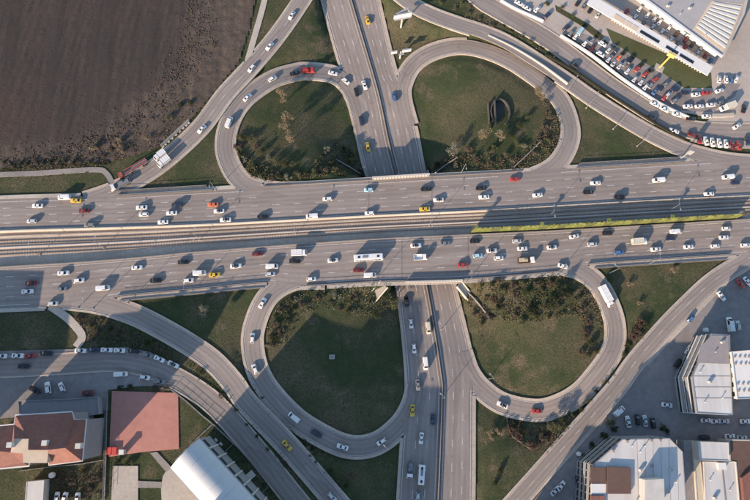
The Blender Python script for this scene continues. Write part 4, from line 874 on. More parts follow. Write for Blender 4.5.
p = un(112, 451, .5); o = link('crash_mat', bxm('crash_mat', [(0, 0, .5, 3.4, 2.6, 1.0)]), mat('mat_red', (.45, .06, .05), .6, .1, 1)); o.location = (p.x, p.y, .06); tag(o, 'bright red mat pile at the lower left of the court', 'mat')
t = thing('water_tank', un(53, 475, 1)); t.location.z = 0
link('tank', tube('tank', [(0, 0, .8), (0, 0, .95), (0, 0, 2.4), (0, 0, 2.6)], [.9, 1.0, 1.0, .5], 14), WHITE, t); boxp(t, 'stand', GALV, [(sx*.6, sy*.6, .4, .12, .12, .85) for sx in (-1, 1) for sy in (-1, 1)]); tag(t, 'small white water tank in the yard below the house', 'tank')
# fences round the court and hall yard
FENCE = mat('fence_metal', (.20, .20, .20), .5, .1, 1, metal=.4)
def fence(pts, label, h=2.2, gap=2.5, m=None, rails=3):
    P = [un(x, y, 0) for x, y in pts]; t = thing('fence', P[0]); Q = [p-P[0] for p in P]; m = m or FENCE
    for a, b_ in zip(Q[:-1], Q[1:]):
        d = b_-a; n = max(1, int(d.length/gap))
        for k in range(n): q = a.lerp(b_, k/n); boxp(t, 'post', m, [(q.x, q.y, h/2, .12, .12, h)])
    for k in range(rails): wall_along('rail', Q, .08, h*(k+1)/rails-.06, h*(k+1)/rails, m, t)
    wall_along('plinth', Q, .25, -.2, .35, CONC_D, t); tag(t, label, 'fence')
fence([(107, 392), (106.5, 425), (106, 460), (104.5, 500)], 'fence between the house yard and the red court')
fence([(160, 388), (172, 390), (185, 400), (203, 416), (213, 424), (238, 447), (262, 473), (288, 502)], 'long fence between the hall yard and the service road')
fence([(213, 424), (200, 436), (176, 460)], 'short fence from the hall corner towards the red court')
fence([(233, 444), (226, 451)], 'tiny cross fence in the upper hall yard', 1.6); fence([(268, 487), (261, 494)], 'tiny cross fence in the lower hall yard', 1.6)
fence([(20, 471), (50, 467), (82, 464), (104, 460)], 'fence along the yard side of the red roofed house', 1.6)
# --- arched hall
def hall():
    zE, zR = 17.5, 21.0; base = un(205, 470, 0); t = thing('sports_hall', base)
    L0, R0 = un(171, 467.5, 17.0), un(199.5, 438.5, 17.0); ax = (un(222, 524.5, 17)-un(171, 467.5, 17)).normalized(); ax.z = 0; LN = 46
    vs, fs, n = [], [], 18; wv = R0-L0; wv.z = 0
    prof = [(k/n, zE+(zR-zE)*math.sin(math.pi*k/n)**.8) for k in range(n+1)]
    for th in (0, -.25):
        for s in (0, LN):
            for u, z in prof: q = L0+wv*u+ax*s; vs.append(Vector((q.x, q.y, z+th))-base)
    m1 = n+1
    for k in range(n): fs += [(k, k+1, m1+k+1, m1+k), (2*m1+k, 3*m1+k, 3*m1+k+1, 2*m1+k+1), (k, 2*m1+k, 2*m1+k+1, k+1), (m1+k, m1+k+1, 3*m1+k+1, 3*m1+k)]
    me = pyd('roof', vs, fs, False); bm = bmesh.new(); bm.from_mesh(me); bmesh.ops.recalc_face_normals(bm, faces=bm.faces); bm.to_mesh(me); bm.free()
    link('roof', me, mat('roof_membrane', (.40, .405, .41), .5, .06, .3, spec=.4), t)
    for k in range(1, 9):      # standing seams
        seam = [L0+wv*u+ax*(LN*k/9)-base+Vector((0, 0, z-17.0)) for u, z in prof]; wall_along('seam', seam, .12, 17-17, .06, GALV, t)
    q = [L0+wv*.02, L0+wv*.98, L0+wv*.98+ax*LN, L0+wv*.02+ax*LN]; link('wall', prism('wall', [p-base for p in q], -.4, zE-.02), WALL_G, t)
    g = []
    for k in range(n+1): g.append((L0+wv*(.02+.96*prof[k][0])+ax*.15-base, prof[k][1]-.27))
    vv = [Vector((p.x, p.y, zE-.5)) for p, z in g]+[Vector((p.x, p.y, z)) for p, z in g]; link('gable', pyd('gable', vv, [(k, k+1, n+2+k, n+1+k) for k in range(n)]), WALL_G, t)
    for k in range(10):
        p = L0+wv*.985+ax*(2.5+k*4.4)-base; boxp(t, 'window', BLUEG, [(p.x, p.y, 12.5, 3.2, .12, 3.0, math.atan2(ax.y, ax.x))]); boxp(t, 'buttress', WALL_W, [(p.x+ax.x*2.2, p.y+ax.y*2.2, 8, .5, .6, 16, math.atan2(ax.y, ax.x))])
    for s in (0, 1): p = [L0+wv*(1.0 if s else 0)+ax*k-base for k in (0, LN)]; wall_along('gutter', [Vector((a.x, a.y, zE-.1)) for a in p], .5, -.2, .1, GALV, t)
    tag(t, 'tall hall with white arched roof at the bottom left', 'hall')
hall()
yd = link('lawn', prism('lawn', upoly([(211, 424), (288, 503), (310, 540), (250, 540), (205, 436)], 0), -.4, .03), M_GRASS); tag(yd, 'narrow dark lawn between the hall and its fence', 'lawn', kind='structure')
for i, (x, y, lx, ly, m_) in enumerate(((250, 476, 3.6, 2.6, CONC_L), (221, 444, 1.4, .8, CONC_L), (216, 440, 1.4, .8, CONC_L))):
    p = un(x, y, .5); t = thing('ping_pong_table' if i == 0 else 'bench', (p.x, p.y, 0), -.85 if i else .72)
    boxp(t, 'top', m_, [(0, 0, .75 if i == 0 else .45, lx, ly, .12)]); boxp(t, 'leg', GALV, [(sx*lx*.35, 0, .35 if i == 0 else .2, .12, ly*.7, .7 if i == 0 else .4) for sx in (-1, 1)])
    tag(t, ['pale slab table in the dark yard beside the hall', 'lower pale bench in the yard beside the hall', 'upper pale bench in the yard beside the hall'][i], 'table' if i == 0 else 'bench')
# --- lower right buildings
t, Q, c = building('office_building', [(593, 465), (622, 439.5), (669, 438.5), (682, 452), (686, 510), (591, 510)], 15.0, WALL_G, ROOF_W, 'large white roofed building with chamfered corner at bottom right', .35, ledges=(3.6, 7.2, 10.8), ledge_m=CONC, windows=((0, 4, 7, 1.6, 1.8), (1, 4, 9, 1.6, 2.2), (5, 4, 6, 1.6, 2.0), (2, 4, 3, 1.6, 1.8)))
def onroof(pts, z0, z1, m, name, par=t, cc=c): return link(name, prism(name, [un(x, y, z1)-cc for x, y in pts], z0, z1), m, par)
onroof([(591, 467), (606, 468), (606, 483), (591, 483)], 15.13, 15.9, ROOF_BR, 'brown_roof'); onroof([(607.5, 467), (631, 468), (631, 494), (607.5, 494)], 15.13, 16.3, ROOF_BR, 'brown_roof'); onroof([(591, 484), (606, 484), (606, 494), (591, 494)], 15.13, 15.5, WHITE, 'white_roof')
onroof([(591, 496), (605, 496), (605, 512), (591, 512)], 15.13, 15.9, ROOF_T, 'tiled_roof'); onroof([(645, 480), (664, 479), (665, 510), (645, 510)], 15.13, 19.5, WALL_W, 'stair_penthouse')
for k in range(6): onroof([(636.5+k*8, 439.8), (636.9+k*8, 439.8), (639+k*8, 509), (638.6+k*8, 509)], 15.125, 15.2, CONC, 'roof_joint')
for x, y in ((627, 441.5), (613, 451), (651, 440.5), (660, 440.5), (652, 466)): q = un(x, y, 15.5)-c; boxp(t, 'vent', ROOF_G, [(q.x, q.y, 15.6, .8, .8, .9)])
t, Q, c = building('workshop_building', [(711, 334), (729, 335), (732, 415), (697, 413), (692, 377)], 12.5, WALL_G, ROOF_W, 'cream roofed building with white ledges on its left face', .3, ledges=(3.4, 6.6, 9.8), ledge_m=WHITE, windows=((4, 3, 8, 1.5, 2.0), (3, 3, 6, 1.5, 2.2)))
onroof([(701, 346), (711.5, 335.5), (728.5, 336), (729.5, 364), (697, 363)], 12.63, 12.9, ROOF_G, 'grey_roof', t, c)
for k in range(3): onroof([(693+k*.3, 376+k*11), (730.5+k*.4, 376+k*11), (730.5+k*.4, 376.5+k*11), (693+k*.3, 376.5+k*11)], 12.625, 12.7, CONC_D, 'roof_joint', t, c)
t, Q, c = building('white_block', [(731, 352), (765, 349), (768, 398), (737, 399)], 14.0, WALL_W, WHITE, 'tall white block at the right edge with roof vents', .4, windows=((3, 4, 5, 1.4, 1.6),))
for x in (735, 740, 745, 749):
    for y in (357, 364, 384, 391): q = un(x+(y-357)*.12, y, 14.5)-c; boxp(t, 'vent', ROOF_G, [(q.x, q.y, 14.3, .6, .6, .5)])
building('row_building', [(684, 441), (692, 441), (697, 510), (686, 510)], 5.5, WALL_G, CONC_D, 'narrow grey flat roof between white roof and cream strip', .2)
building('row_building', [(692.5, 441), (698, 441.5), (705, 510), (697.5, 510)], 6.5, WALL_C, mat('roof_cream', (.46, .40, .30), .8, .1, .5), 'narrow cream flat roof strip at the bottom right', .3)
building('row_building', [(698, 442), (728, 443), (728.5, 461), (699, 460)], 9.5, WALL_W, ROOF_W, 'square pale roof left of the brown roof at bottom right', .3)
t, Q, c = building('row_building', [(704, 462), (734.5, 462), (739, 512), (706, 512)], 7.5, WALL_W, ROOF_W, 'long pale sheet roof below the square roof at bottom right', .2)
boxp(t, 'roof_box', WHITE, [((un(721, 466, 8)-c).x, (un(721, 466, 8)-c).y, 8.2, 3, 2.4, 1.4)]); onroof([(722, 470), (723, 470), (727, 510), (726, 510)], 7.63, 7.85, ROOF_G, 'roof_joint', t, c)
t, Q, c = building('tiled_building', [(729, 440), (775, 441), (778, 512), (740, 512), (735.5, 462), (730, 461)], 8.0, WALL_W, ROOF_BR, 'brown roofed building in the bottom right corner', .3)
onroof([(742, 478), (752, 470), (775, 470), (778, 512), (745, 512)], 8.13, 9.4, ROOF_T, 'tiled_roof', t, c)
p = un(706, 330, 1); o = link('tank', tube('tank', [(0, 0, 0), (0, 0, 1.5), (0, 0, 1.7)], [.9, .9, .4], 14), WHITE); o.location = (p.x, p.y, .03); tag(o, 'small white drum by the corner of the ledged building', 'tank')
p = un(579, 454, 1); o = link('tank', tube('tank', [(0, 0, 0), (0, 0, 1.5), (0, 0, 1.7)], [.8, .8, .4], 14), WHITE); o.location = (p.x, p.y, .03); tag(o, 'small white drum beside the chamfered building', 'tank')
# --- roof clutter
def clutter(lst, z, place):
    for x, y, kind in lst:
        p = un(x, y, z+.5); t = thing('air_conditioner' if kind == 'ac' else 'roof_vent', (p.x, p.y, z+.12), random.uniform(0, .5))
        if kind == 'ac': boxp(t, 'case', WALL_W, [(0, 0, .55, 1.3, .8, 1.0)]); boxp(t, 'fan_grille', ROOF_G, [(0, 0, 1.07, .6, .6, .05)]); boxp(t, 'foot', GALV, [(s_*.5, 0, .03, .1, .8, .08) for s_ in (-1, 1)])
        else: link('pipe', tube('pipe', [(0, 0, 0), (0, 0, .9)], .16, 8), GALV, t); link('cowl', tube('cowl', [(0, 0, .9), (0, 0, 1.0), (0, 0, 1.2)], [.3, .3, .05], 8), GALV, t)
        reg(t, 'air conditioner' if kind == 'ac' else 'vent pipe', place, x, 'left', 'air conditioner' if kind == 'ac' else 'vent', 'roof equipment')
clutter([(640, 452, 'v'), (632, 446, 'v'), (671, 470, 'ac'), (676, 482, 'v'), (668, 492, 'ac'), (637, 500, 'v'), (641, 470, 'ac'), (645, 446, 'v')], 15.0, 'on the large white roof')
clutter([(700, 372, 'v'), (710, 382, 'ac'), (722, 398, 'v'), (705, 402, 'v'), (722, 342, 'ac'), (715, 352, 'v')], 12.5, 'on the cream roofed ledged building')
clutter([(650, -2, 'ac'), (668, 6, 'ac'), (680, 14, 'v'), (690, 8, 'ac'), (705, 36, 'v'), (665, -4, 'v')], 5.0, 'on the grey showroom roof')
clutter([(710, 480, 'v'), (730, 490, 'v'), (715, 498, 'ac')], 7.5, 'on the long pale sheet roof')
# --- buildings outside the picture whose shade falls into it
def offb(pts, h, label, fl):
    P = [un(x, y, 0) for x, y in pts]; c_ = sum(P, Vector())/len(P); t = thing('apartment_block', c_); Q = [p-c_ for p in P]
    link('wall', prism('wall', Q, -.4, h), WALL_C, t); link('roof', prism('roof', [q*.97 for q in Q], h+.01, h+.3), ROOF_G, t); wall_along('parapet', [Vector((q.x, q.y, h)) for q in Q], .3, 0, .9, WALL_W, t, close=True)
    for f in range(1, fl): wall_along('ledge', [Vector((q.x, q.y, h*f/fl)) for q in Q], .5, -.15, .15, WALL_W, t, close=True)
    tag(t, label, 'building')
def tip_corner(px, py, z, h):
    '''ground corner whose top edge throws its shadow to that picture point'''
    p = un(px, py, z); L_ = (h-z)/math.tan(SUN_EL); return Vector((p.x-SH.x*L_, p.y-SH.y*L_, 0))
def off_tip(px, py, z, h, wx, wy, label, fl):
    c_ = tip_corner(px, py, z, h); P = [c_+Vector(v) for v in ((-wx, -wy, 0), (0, -wy, 0), (0, 0, 0), (-wx, 0, 0))]
    t = thing('apartment_block', sum(P, Vector())/4); Q = [p-t.location for p in P]
    link('wall', prism('wall', Q, -.4, h), WALL_C, t); link('roof', prism('roof', [q*.97 for q in Q], h+.01, h+.3), ROOF_G, t); wall_along('parapet', [Vector((q.x, q.y, h)) for q in Q], .3, -.2, .5, WALL_W, t, close=True)
    for f in range(1, fl): wall_along('ledge', [Vector((q.x, q.y, h*f/fl)) for q in Q], .5, -.15, .15, WALL_W, t, close=True)
    for f in range(fl):
        for k in range(int(wx/3)): boxp(t, 'window', GLASS, [(Q[3].x+1.5+k*3, Q[3].y+.02, h*(f+.5)/fl, 1.5, .1, 1.5)])
        for k in range(int(wy/3)): boxp(t, 'window', GLASS, [(Q[1].x+.02, Q[1].y+1.5+k*3, h*(f+.5)/fl, .1, 1.5, 1.5)])
    tag(t, label, 'building'); Mi = M3.transposed()
    for p in P:
        for zz in (0, h): q = Mi @ (p+Vector((0, 0, zz-HCAM))); print('OFFB', label[:20], zz, round(375-FPX*q.x/q.z), round(250+FPX*q.y/q.z))
off_tip(42, 273, 0, 12.5, 24, 34, 'apartment block beyond the left edge of the picture', 4)
off_tip(68, 309, 0, 23.0, 20, 17, 'taller apartment block beyond the left edge of the picture', 8)
off_tip(404, 322, -3.5, 32.0, 15, 40, 'tall apartment slab beyond the bottom edge near the hall', 11)
off_tip(437, 400, -4, 20.0, 13, 40, 'lower apartment slab beyond the bottom edge near the avenue', 7)
off_tip(640, 428, 0, 15.0, 22, 14, 'apartment block beyond the bottom edge near the slip road', 5)

# ------------------------------------------------------------------ street furniture
POLE = mat('lamp_steel', (.26, .26, .255), .5, .1, .5, metal=.3)
def lamp(p, ang, label, h=10.0, arms=1, grp='lamp posts of the interchange'):
    t = thing('lamp_post', p, ang); link('pole', tube('pole', [(0, 0, -.3), (0, 0, h*.5), (0, 0, h)], [.13, .10, .07], 8), POLE, t)
    for s in ((1,) if arms == 1 else (1, -1)):
        ar = link('arm', tube('arm', [(0, 0, h-.1), (s*.9, 0, h+.25), (s*2.0, 0, h+.35)], .045, 6), POLE, t); link('lamp_head', bxm('lamp_head', [(s*2.3, 0, h+.34, .9, .34, .16)]), GALV, ar)
    link('foot', bxm('foot', [(0, 0, .1, .55, .55, .4)]), CONC, t); return t
def lamps(lst, place, h, arms=1, z=None, ang=0, ax='x', end='left'):
    for x, y in lst:
        p = ung(x, y) if z is None else un(x, y, z); reg(lamp(p, ang, '', h, arms), 'lamp post', place, x if ax == 'x' else y, end, 'lamp post', 'lamp posts of the interchange')
lamps([(40, 255), (104, 248), (200, 240), (296, 234), (429, 226), (547, 217.5), (668, 211)], 'in the sunken track median', 9.0, 2, TROUGH, 1.57)
lamps([(78, 308), (93, 308.5), (128, 303), (190, 294)], 'on the verge left of the lower left loop', 9.5, 1, 0.1, 1.57)
lamps([(371, 285.5), (467, 282), (558, 275.5), (648.5, 264)], 'along the lower edge of the motorway', 9.5, 1, 0.1, 1.57)
lamps([(215.5, 190), (262, 184.5), (461, 173)], 'along the upper edge of the motorway', 10.5, 1, 0.1, -1.57)
lamps([(566, 92), (586, 108), (637, 146), (613, 129)], 'on the triangular lawn under the slip road', 10.5, 1, None, 1.0)
lamps([(609.5, 273), (387, 448), (441.5, 398), (441, 330), (489, 379)], 'beside a loop mouth or the avenue', 9.0, 1, None, 2.4, 'y', 'top')
# billboards
def billboard(p, ang, h, panels, label, name='billboard'):
    t = thing(name, p, ang); link('column', tube('column', [(0, 0, -.5), (0, 0, h)], [.45, .38], 10), CONC_L, t)
    for dx, dy, r, wd, hh in panels:
        boxp(t, 'board', WHITE, [(dx, dy, h+hh/2-.3, wd, .35, hh, r)]); boxp(t, 'frame', GALV, [(dx, dy, h+hh-.2, wd+.3, .55, .2, r), (dx, dy, h-.4, wd+.3, .55, .2, r)])
    boxp(t, 'walkway', GALV, [(0, -.9, h-.5, panels[0][3], .7, .12, panels[0][2])]); tag(t, label, 'billboard')
billboard(ung(401, 27), .25, 8.0, [(0, -.4, 0, 8.0, 2.6), (-.6, .9, .35, 7.5, 2.6)], 'double sided billboard on one column left of the slip road')
billboard(ung(400, 58), .2, 5.0, [(-3.2, 0, 0, 2.6, 1.6), (2.6, 0, 0, 4.0, 1.6)], 'white T shaped sign where the upper right loop begins', 'road_sign')
p = ung(681, 158); t = thing('gantry_sign', p, -.3); link('mast', tube('mast', [(0, 0, -.3), (0, 0, 7)], [.3, .22], 8), GALV, t); boxp(t, 'board', GALV, [(.6, .2, 6.0, 2.2, .3, 3.6)]); boxp(t, 'foot', CONC, [(0, 0, .2, 1.4, 1.4, .6)]); tag(t, 'tall grey direction sign where the upper right slip road joins', 'sign')
# stairs down to the underpass
def stairs(a, b_, w_, label, m, side):
    A_, B_ = un(*a, .1), un_ns(*b_, 1.0); d = B_-A_; n = 22; t = thing('staircase', A_); an = math.atan2(d.y, d.x); ln = math.hypot(d.x, d.y)
    for k in range(n):
        q = d*((k+.5)/n); z = d.z*(k+1)/n
        me = bxm('step', [(0, 0, -.5, ln/n+.03, w_, 1.0)]); o = link('step', me, m, t); o.location = (q.x, q.y, z); o.rotation_euler = (0, 0, an)
    nn = Vector((-math.sin(an), math.cos(an), 0))
    for s in (-1, 1): wall_along('side_wall', [nn*s*(w_/2+.2), d+nn*s*(w_/2+.2)], .35, -1, .9, side, t)
    tag(t, label, 'staircase')
stairs((459, 284), (471, 299), 2.6, 'cream staircase from the bridge end down to the avenue', CONC_L, mat('stair_cream', (.66, .60, .42), .7, .1, 1))
stairs((384, 284.5), (363, 309), 3.6, 'tan staircase in shrubs left of the lower bridge edge', CONC, CONC_L)
# sunken oval garden in the upper right lawn
p = ung(497, 113); t = thing('sunken_garden', p); EL = [(math.cos(a)*4.2, math.sin(a)*6.3) for a in np.linspace(-1.1, math.pi+1.1, 26)]
wall_along('ring_wall', [Vector((x+1.2, y, 0)) for x, y in EL], .6, -1, 1.5, mat('dark_stone', (.07, .066, .06), .9, .3, 1), t)
link('floor', prism('floor', [(x*.9+1.2, y*.9) for x, y in EL], -.3, .12), mat('dark_floor', (.05, .05, .048), .9, .3, 1), t); link('ramp_wall', bxm('ramp_wall', [(-1.4, -.6, 1.0, .5, 11.5, 3.2), (-4.0, -.6, .6, .4, 9.5, 2.0)]), mat('dark_stone', (.1, .09, .09)), t)
tag(t, 'dark horseshoe walled sunken garden in the upper right lawn', 'garden')
p = ung(332, 357); t = thing('manhole_box', p); boxp(t, 'box', WHITE, [(0, 0, .3, 2.0, 1.6, .7)]); boxp(t, 'lid', CONC_D, [(0, 0, .7, 1.7, 1.3, .1)]); tag(t, 'small white concrete box on the dark lower left lawn', 'box')
# ------------------------------------------------------------------ vegetation
def leaf_mat(name, c1, c2):
    m = bpy.data.materials.new(name); m.use_nodes = True; t = m.node_tree; b = t.nodes['Principled BSDF']; L = t.links.new
    b.inputs['Roughness'].default_value = .9; b.inputs['Specular IOR Level'].default_value = .15
    g = t.nodes.new('ShaderNodeNewGeometry'); r = t.nodes.new('ShaderNodeMix'); r.data_type = 'RGBA'; r.inputs[6].default_value = (*c1, 1); r.inputs[7].default_value = (*c2, 1)
    L(g.outputs['Random Per Island'], r.inputs[0]); L(r.outputs[2], b.inputs['Base Color']); MATS[name] = m; return m
LEAF = {'olive': leaf_mat('leaf_olive', (.050, .055, .026), (.105, .105, .055)), 'dark': leaf_mat('leaf_dark', (.022, .028, .014), (.05, .056, .026)), 'tan': leaf_mat('leaf_tan', (.13, .10, .06), (.22, .175, .115)),
        'brown': leaf_mat('leaf_brown', (.062, .048, .034), (.13, .105, .075)), 'red': leaf_mat('leaf_red', (.070, .042, .033), (.12, .082, .062)), 'grey': leaf_mat('leaf_grey', (.10, .095, .07), (.20, .19, .14))}
def leaves(centres, radii, n, size):
    C = np.array(centres, float); R_ = np.array(radii, float); k = RNG.integers(0, len(C), n)
    d = RNG.normal(size=(n, 3)); d /= np.linalg.norm(d, axis=1)[:, None]; rr = RNG.random(n)**.45
    P = C[k]+d*(R_[k]*rr)[:, None]; P[:, 2] = np.maximum(P[:, 2], .05)
    a = RNG.normal(size=(n, 3)); a /= np.linalg.norm(a, axis=1)[:, None]; b_ = np.cross(a, RNG.normal(size=(n, 3))); b_ /= np.linalg.norm(b_, axis=1)[:, None]
    s = size*(.6+.8*RNG.random(n))[:, None]; a *= s; b_ *= s*.6
    V = np.stack([P-a, P+b_*.9, P+a, P-b_*.9], 1).reshape(-1, 3); F = np.arange(4*n).reshape(-1, 4)
    return V, F
PLANTS = {}
def plant_meshes(kind, tall, v):
    key = (kind, tall, v)
    if key in PLANTS: return PLANTS[key]
    random.seed(hash((kind, tall, v)) % 1000 if False else len(PLANTS)*7+3)
    cs, rs = [], []
    for k in range(7 if not tall else 9):
        a = random.uniform(0, 6.28); q = random.uniform(.15, .68); z = random.uniform(.35, .75) if not tall else random.uniform(.9, 1.75)
        cs.append((q*math.cos(a), q*math.sin(a), z)); rs.append(random.uniform(.26, .46))
    V, F = leaves(cs, rs, 1150 if kind != 'tan' else 1000, .058)
    me = pyd('foliage', V.tolist(), F.tolist()); me.materials.append(LEAF[kind])
    tv, tf = [], []
    def add(pts, r):
        m_ = tube('x', pts, r, 5); k = len(tv); tv.extend([tuple(x.co) for x in m_.vertices]); tf.extend([tuple(k+i for i in p.vertices) for p in m_.polygons]); bpy.data.meshes.remove(m_)
    hgt = .5 if not tall else 1.1
    if tall: add([(0, 0, -.1), (.02, 0, .4), (.03, .02, hgt)], [.06, .05, .035])
    for c in cs: add([(0, 0, -.05 if not tall else hgt*.7), (c[0]*.5, c[1]*.5, c[2]*.6 if not tall else hgt), c], [.03, .02, .008])
    tm = pyd('trunk' if tall else 'stem', tv, tf); tm.materials.append(BARK); PLANTS[key] = (me, tm); return me, tm
RP_E = []
for q in RPOLY.values(): a = np.array(q); RP_E.append((a, np.roll(a, -1, 0)))
def on_any_road(x, y):
    for a, b_ in RP_E:
        c = (a[:, 1] > y) != (b_[:, 1] > y)
        if ((x < (b_[c, 0]-a[c, 0])*(y-a[c, 1])/(b_[c, 1]-a[c, 1])+a[c, 0]).sum()) % 2: return True
    return False
def plant(px, py, r, kind, place, tall=False, ax='x', end='left'):
    me, tm = plant_meshes(kind, tall, random.randint(0, 2)); p = ung(px, py, r*.5)
    for a in (0, 1.57, 3.14, 4.71):      # keep clear of the carriageways
        if on_any_road(p.x+math.cos(a)*r*.45, p.y+math.sin(a)*r*.45): r *= .55; break
    if on_any_road(p.x, p.y): return
    t = thing('tree' if tall else 'shrub', p, random.uniform(0, 6.28)); t.scale = (r, r, r*random.uniform(.85, 1.1))
    link('crown' if tall else 'foliage', me, None, t); link('trunk' if tall else 'stem', tm, None, t)
    adj = {'olive': 'olive green', 'dark': 'dark green', 'tan': 'dry tan', 'brown': 'bare brown', 'red': 'reddish brown', 'grey': 'pale grey'}[kind]
    reg(t, adj+' '+('tree' if tall else 'shrub'), place, px if ax == 'x' else py, end, 'tree' if tall else 'shrub', 'trees and shrubs '+place)
def T(lst, ox, oy, k=3.937): return [(ox+a/k, oy+b_/k) for a, b_ in lst]
pl = 'inside the upper left loop'
for i, (x, y) in enumerate(T([(205, 50), (228, 48), (250, 55), (268, 82), (290, 105), (320, 125), (350, 142), (385, 155), (415, 150), (200, 82), (208, 112), (225, 135), (250, 168), (272, 188), (300, 200), (332, 205), (365, 206), (400, 203), (432, 192), (465, 186), (505, 190), (540, 172), (562, 150), (550, 97), (590, 75), (620, 92), (650, 112), (600, 132), (640, 142), (672, 170), (690, 182), (620, 188), (585, 172)], 187, 125)):
    plant(x, y, random.uniform(1.5, 2.6), ['olive', 'dark', 'olive', 'brown', 'dark', 'grey'][i % 6], pl)
for x, y, r in ((281, 93, 2.9), (284, 101, 2.8), (287, 121, 3.3), (285, 127, 3.0), (291, 140, 3.1)): plant(x, y, r, 'tan', pl, True)
pl = 'inside the upper right loop'
for x, y, r, k, tl in ((453, 151, 3.6, 'grey', True), (468, 150, 2.6, 'brown', False), (483, 137, 3.6, 'tan', True), (500, 138, 3.2, 'tan', True), (493, 148, 2.6, 'olive', False), (487, 152, 2.0, 'olive', False), (511, 136, 2.6, 'dark', False), (521, 124, 3.0, 'dark', False), (527, 117, 2.2, 'olive', False), (518, 144, 2.2, 'olive', False), (524, 146, 1.8, 'grey', False), (536, 92, 2.8, 'tan', True), (541, 98, 2.8, 'tan', True), (546, 104, 2.2, 'brown', False), (436, 163, 2.4, 'dark', False), (428, 169, 2.2, 'dark', False), (444, 161, 2.0, 'brown', False), (474, 158, 2.0, 'brown', False), (505, 155, 2.0, 'brown', False), (545, 128, 2.0, 'brown', False), (551, 118, 2.0, 'brown', False), (548, 140, 1.8, 'olive', False), (535, 152, 1.8, 'brown', False), (456, 166, 1.8, 'grey', False), (490, 164, 1.8, 'brown', False)): plant(x, y, r, k, pl, tl)
pl = 'inside the lower left loop'
for i, (x, y) in enumerate(T([(345, 262), (370, 230), (395, 255), (400, 205), (430, 195), (455, 215), (480, 170), (510, 190), (540, 180), (565, 210), (590, 180), (600, 230), (640, 200), (660, 185), (640, 240), (385, 290), (375, 310), (350, 290), (340, 330), (360, 325), (350, 350), (325, 345), (315, 370), (335, 370), (420, 235)], 187, 250)):
    plant(x, y, random.uniform(1.4, 2.3), ['olive', 'brown', 'dark', 'olive', 'grey', 'brown'][i % 6], pl)
plant(391, 302, 4.0, 'olive', pl, True); plant(377, 313, 3.6, 'dark', pl, True); plant(402, 291, 1.8, 'dark', pl)
pl = 'inside the lower right loop'
for i, (x, y) in enumerate(T([(420, 140), (440, 190), (470, 130), (490, 125), (500, 160), (550, 140), (580, 130), (560, 180), (600, 170), (640, 130), (660, 160), (690, 130), (720, 140), (735, 175), (700, 180), (560, 250), (580, 280), (610, 240), (630, 265), (680, 230), (690, 260), (720, 220), (740, 250), (470, 200), (490, 230), (455, 260), (500, 210), (400, 250), (420, 290)], 374, 250)):
    plant(x, y, random.uniform(1.5, 2.6), ['olive', 'brown', 'dark', 'brown', 'olive', 'red'][i % 6], pl)
for x, y, r, k, tl in ((549, 311, 4.2, 'dark', True), (529, 310, 3.0, 'dark', False), (560, 290, 2.8, 'dark', True), (570, 295, 2.6, 'dark', False), (588, 322, 2.0, 'red', False), (586, 330, 2.2, 'red', False), (584, 338, 2.0, 'red', False), (592, 345, 2.6, 'dark', False), (588, 355, 2.4, 'dark', False), (581, 352, 2.0, 'brown', False), (596, 352, 2.2, 'dark', False), (578, 300, 2.2, 'olive', False), (582, 308, 2.0, 'brown', False)): plant(x, y, r, k, pl, tl)
pl = 'right of the lower right loop'
for x, y, r, k, tl in ((641, 322, 2.6, 'red', False), (638, 330, 2.6, 'red', False), (646, 326, 2.4, 'dark', False), (633, 336, 2.4, 'red', False), (641, 336, 2.2, 'brown', False), (629, 345, 2.2, 'dark', False), (626, 353, 2.2, 'dark', False), (588, 401, 3.4, 'olive', True), (597, 392, 2.4, 'dark', False), (579, 409, 3.2, 'dark', True), (606, 383, 2.4, 'dark', False), (570, 415, 3.2, 'olive', True), (561, 421, 3.2, 'dark', True), (613, 374, 2.4, 'dark', False), (551, 427, 3.0, 'olive', True), (545, 437, 2.4, 'brown', False), (618, 370, 2.2, 'dark', False), (609, 279, 1.8, 'olive', False), (630, 285, 1.8, 'tan', False), (640, 304, 1.6, 'tan', False), (675, 270, 2.2, 'tan', False)): plant(x, y, r, k, pl, tl)
pl = 'under the lower right loop'
for x, y, r, k in ((492, 434, 2.4, 'tan'), (500, 430, 2.4, 'tan'), (511, 430, 2.0, 'red'), (518, 437, 2.2, 'red'), (526, 443, 2.2, 'brown'), (534, 447, 2.0, 'red'), (514, 424, 1.8, 'dark'), (541, 441, 2.0, 'brown'), (522, 431, 1.8, 'brown'), (500, 470, 2.0, 'dark'), (496, 482, 2.0, 'dark'), (545, 430, 1.8, 'olive')): plant(x, y, r, k, pl)
pl = 'on the dark verge below the lower left loop'
for i, (x, y) in enumerate([(243, 384), (250, 391), (256, 399), (263, 407), (270, 414), (277, 421), (284, 428), (291, 436), (297, 443), (303, 450), (310, 456), (316, 462), (313, 449), (306, 443), (262, 398), (330, 470), (338, 478), (345, 486), (332, 484)]): plant(x, y, random.uniform(1.5, 2.4), ['dark', 'olive', 'dark'][i % 3], pl)
plant(205, 311, 2.8, 'grey', 'on the dark triangular lawn', True); plant(352, 474, 3.0, 'brown', pl, True)
pl = 'on the bank above the service road'
for i, (x, y) in enumerate([(78, 318), (90, 325), (100, 321), (110, 328), (120, 330), (128, 335), (138, 339), (146, 343), (118, 338), (105, 335), (95, 332), (152, 341), (160, 348), (170, 354), (135, 345), (200, 372), (222, 395), (236, 410), (247, 424), (257, 436), (268, 449), (275, 458), (283, 462)]): plant(x, y, random.uniform(1.3, 2.1), ['brown', 'olive', 'brown', 'dark'][i % 4], pl)
pl = 'at the ploughed field edge'
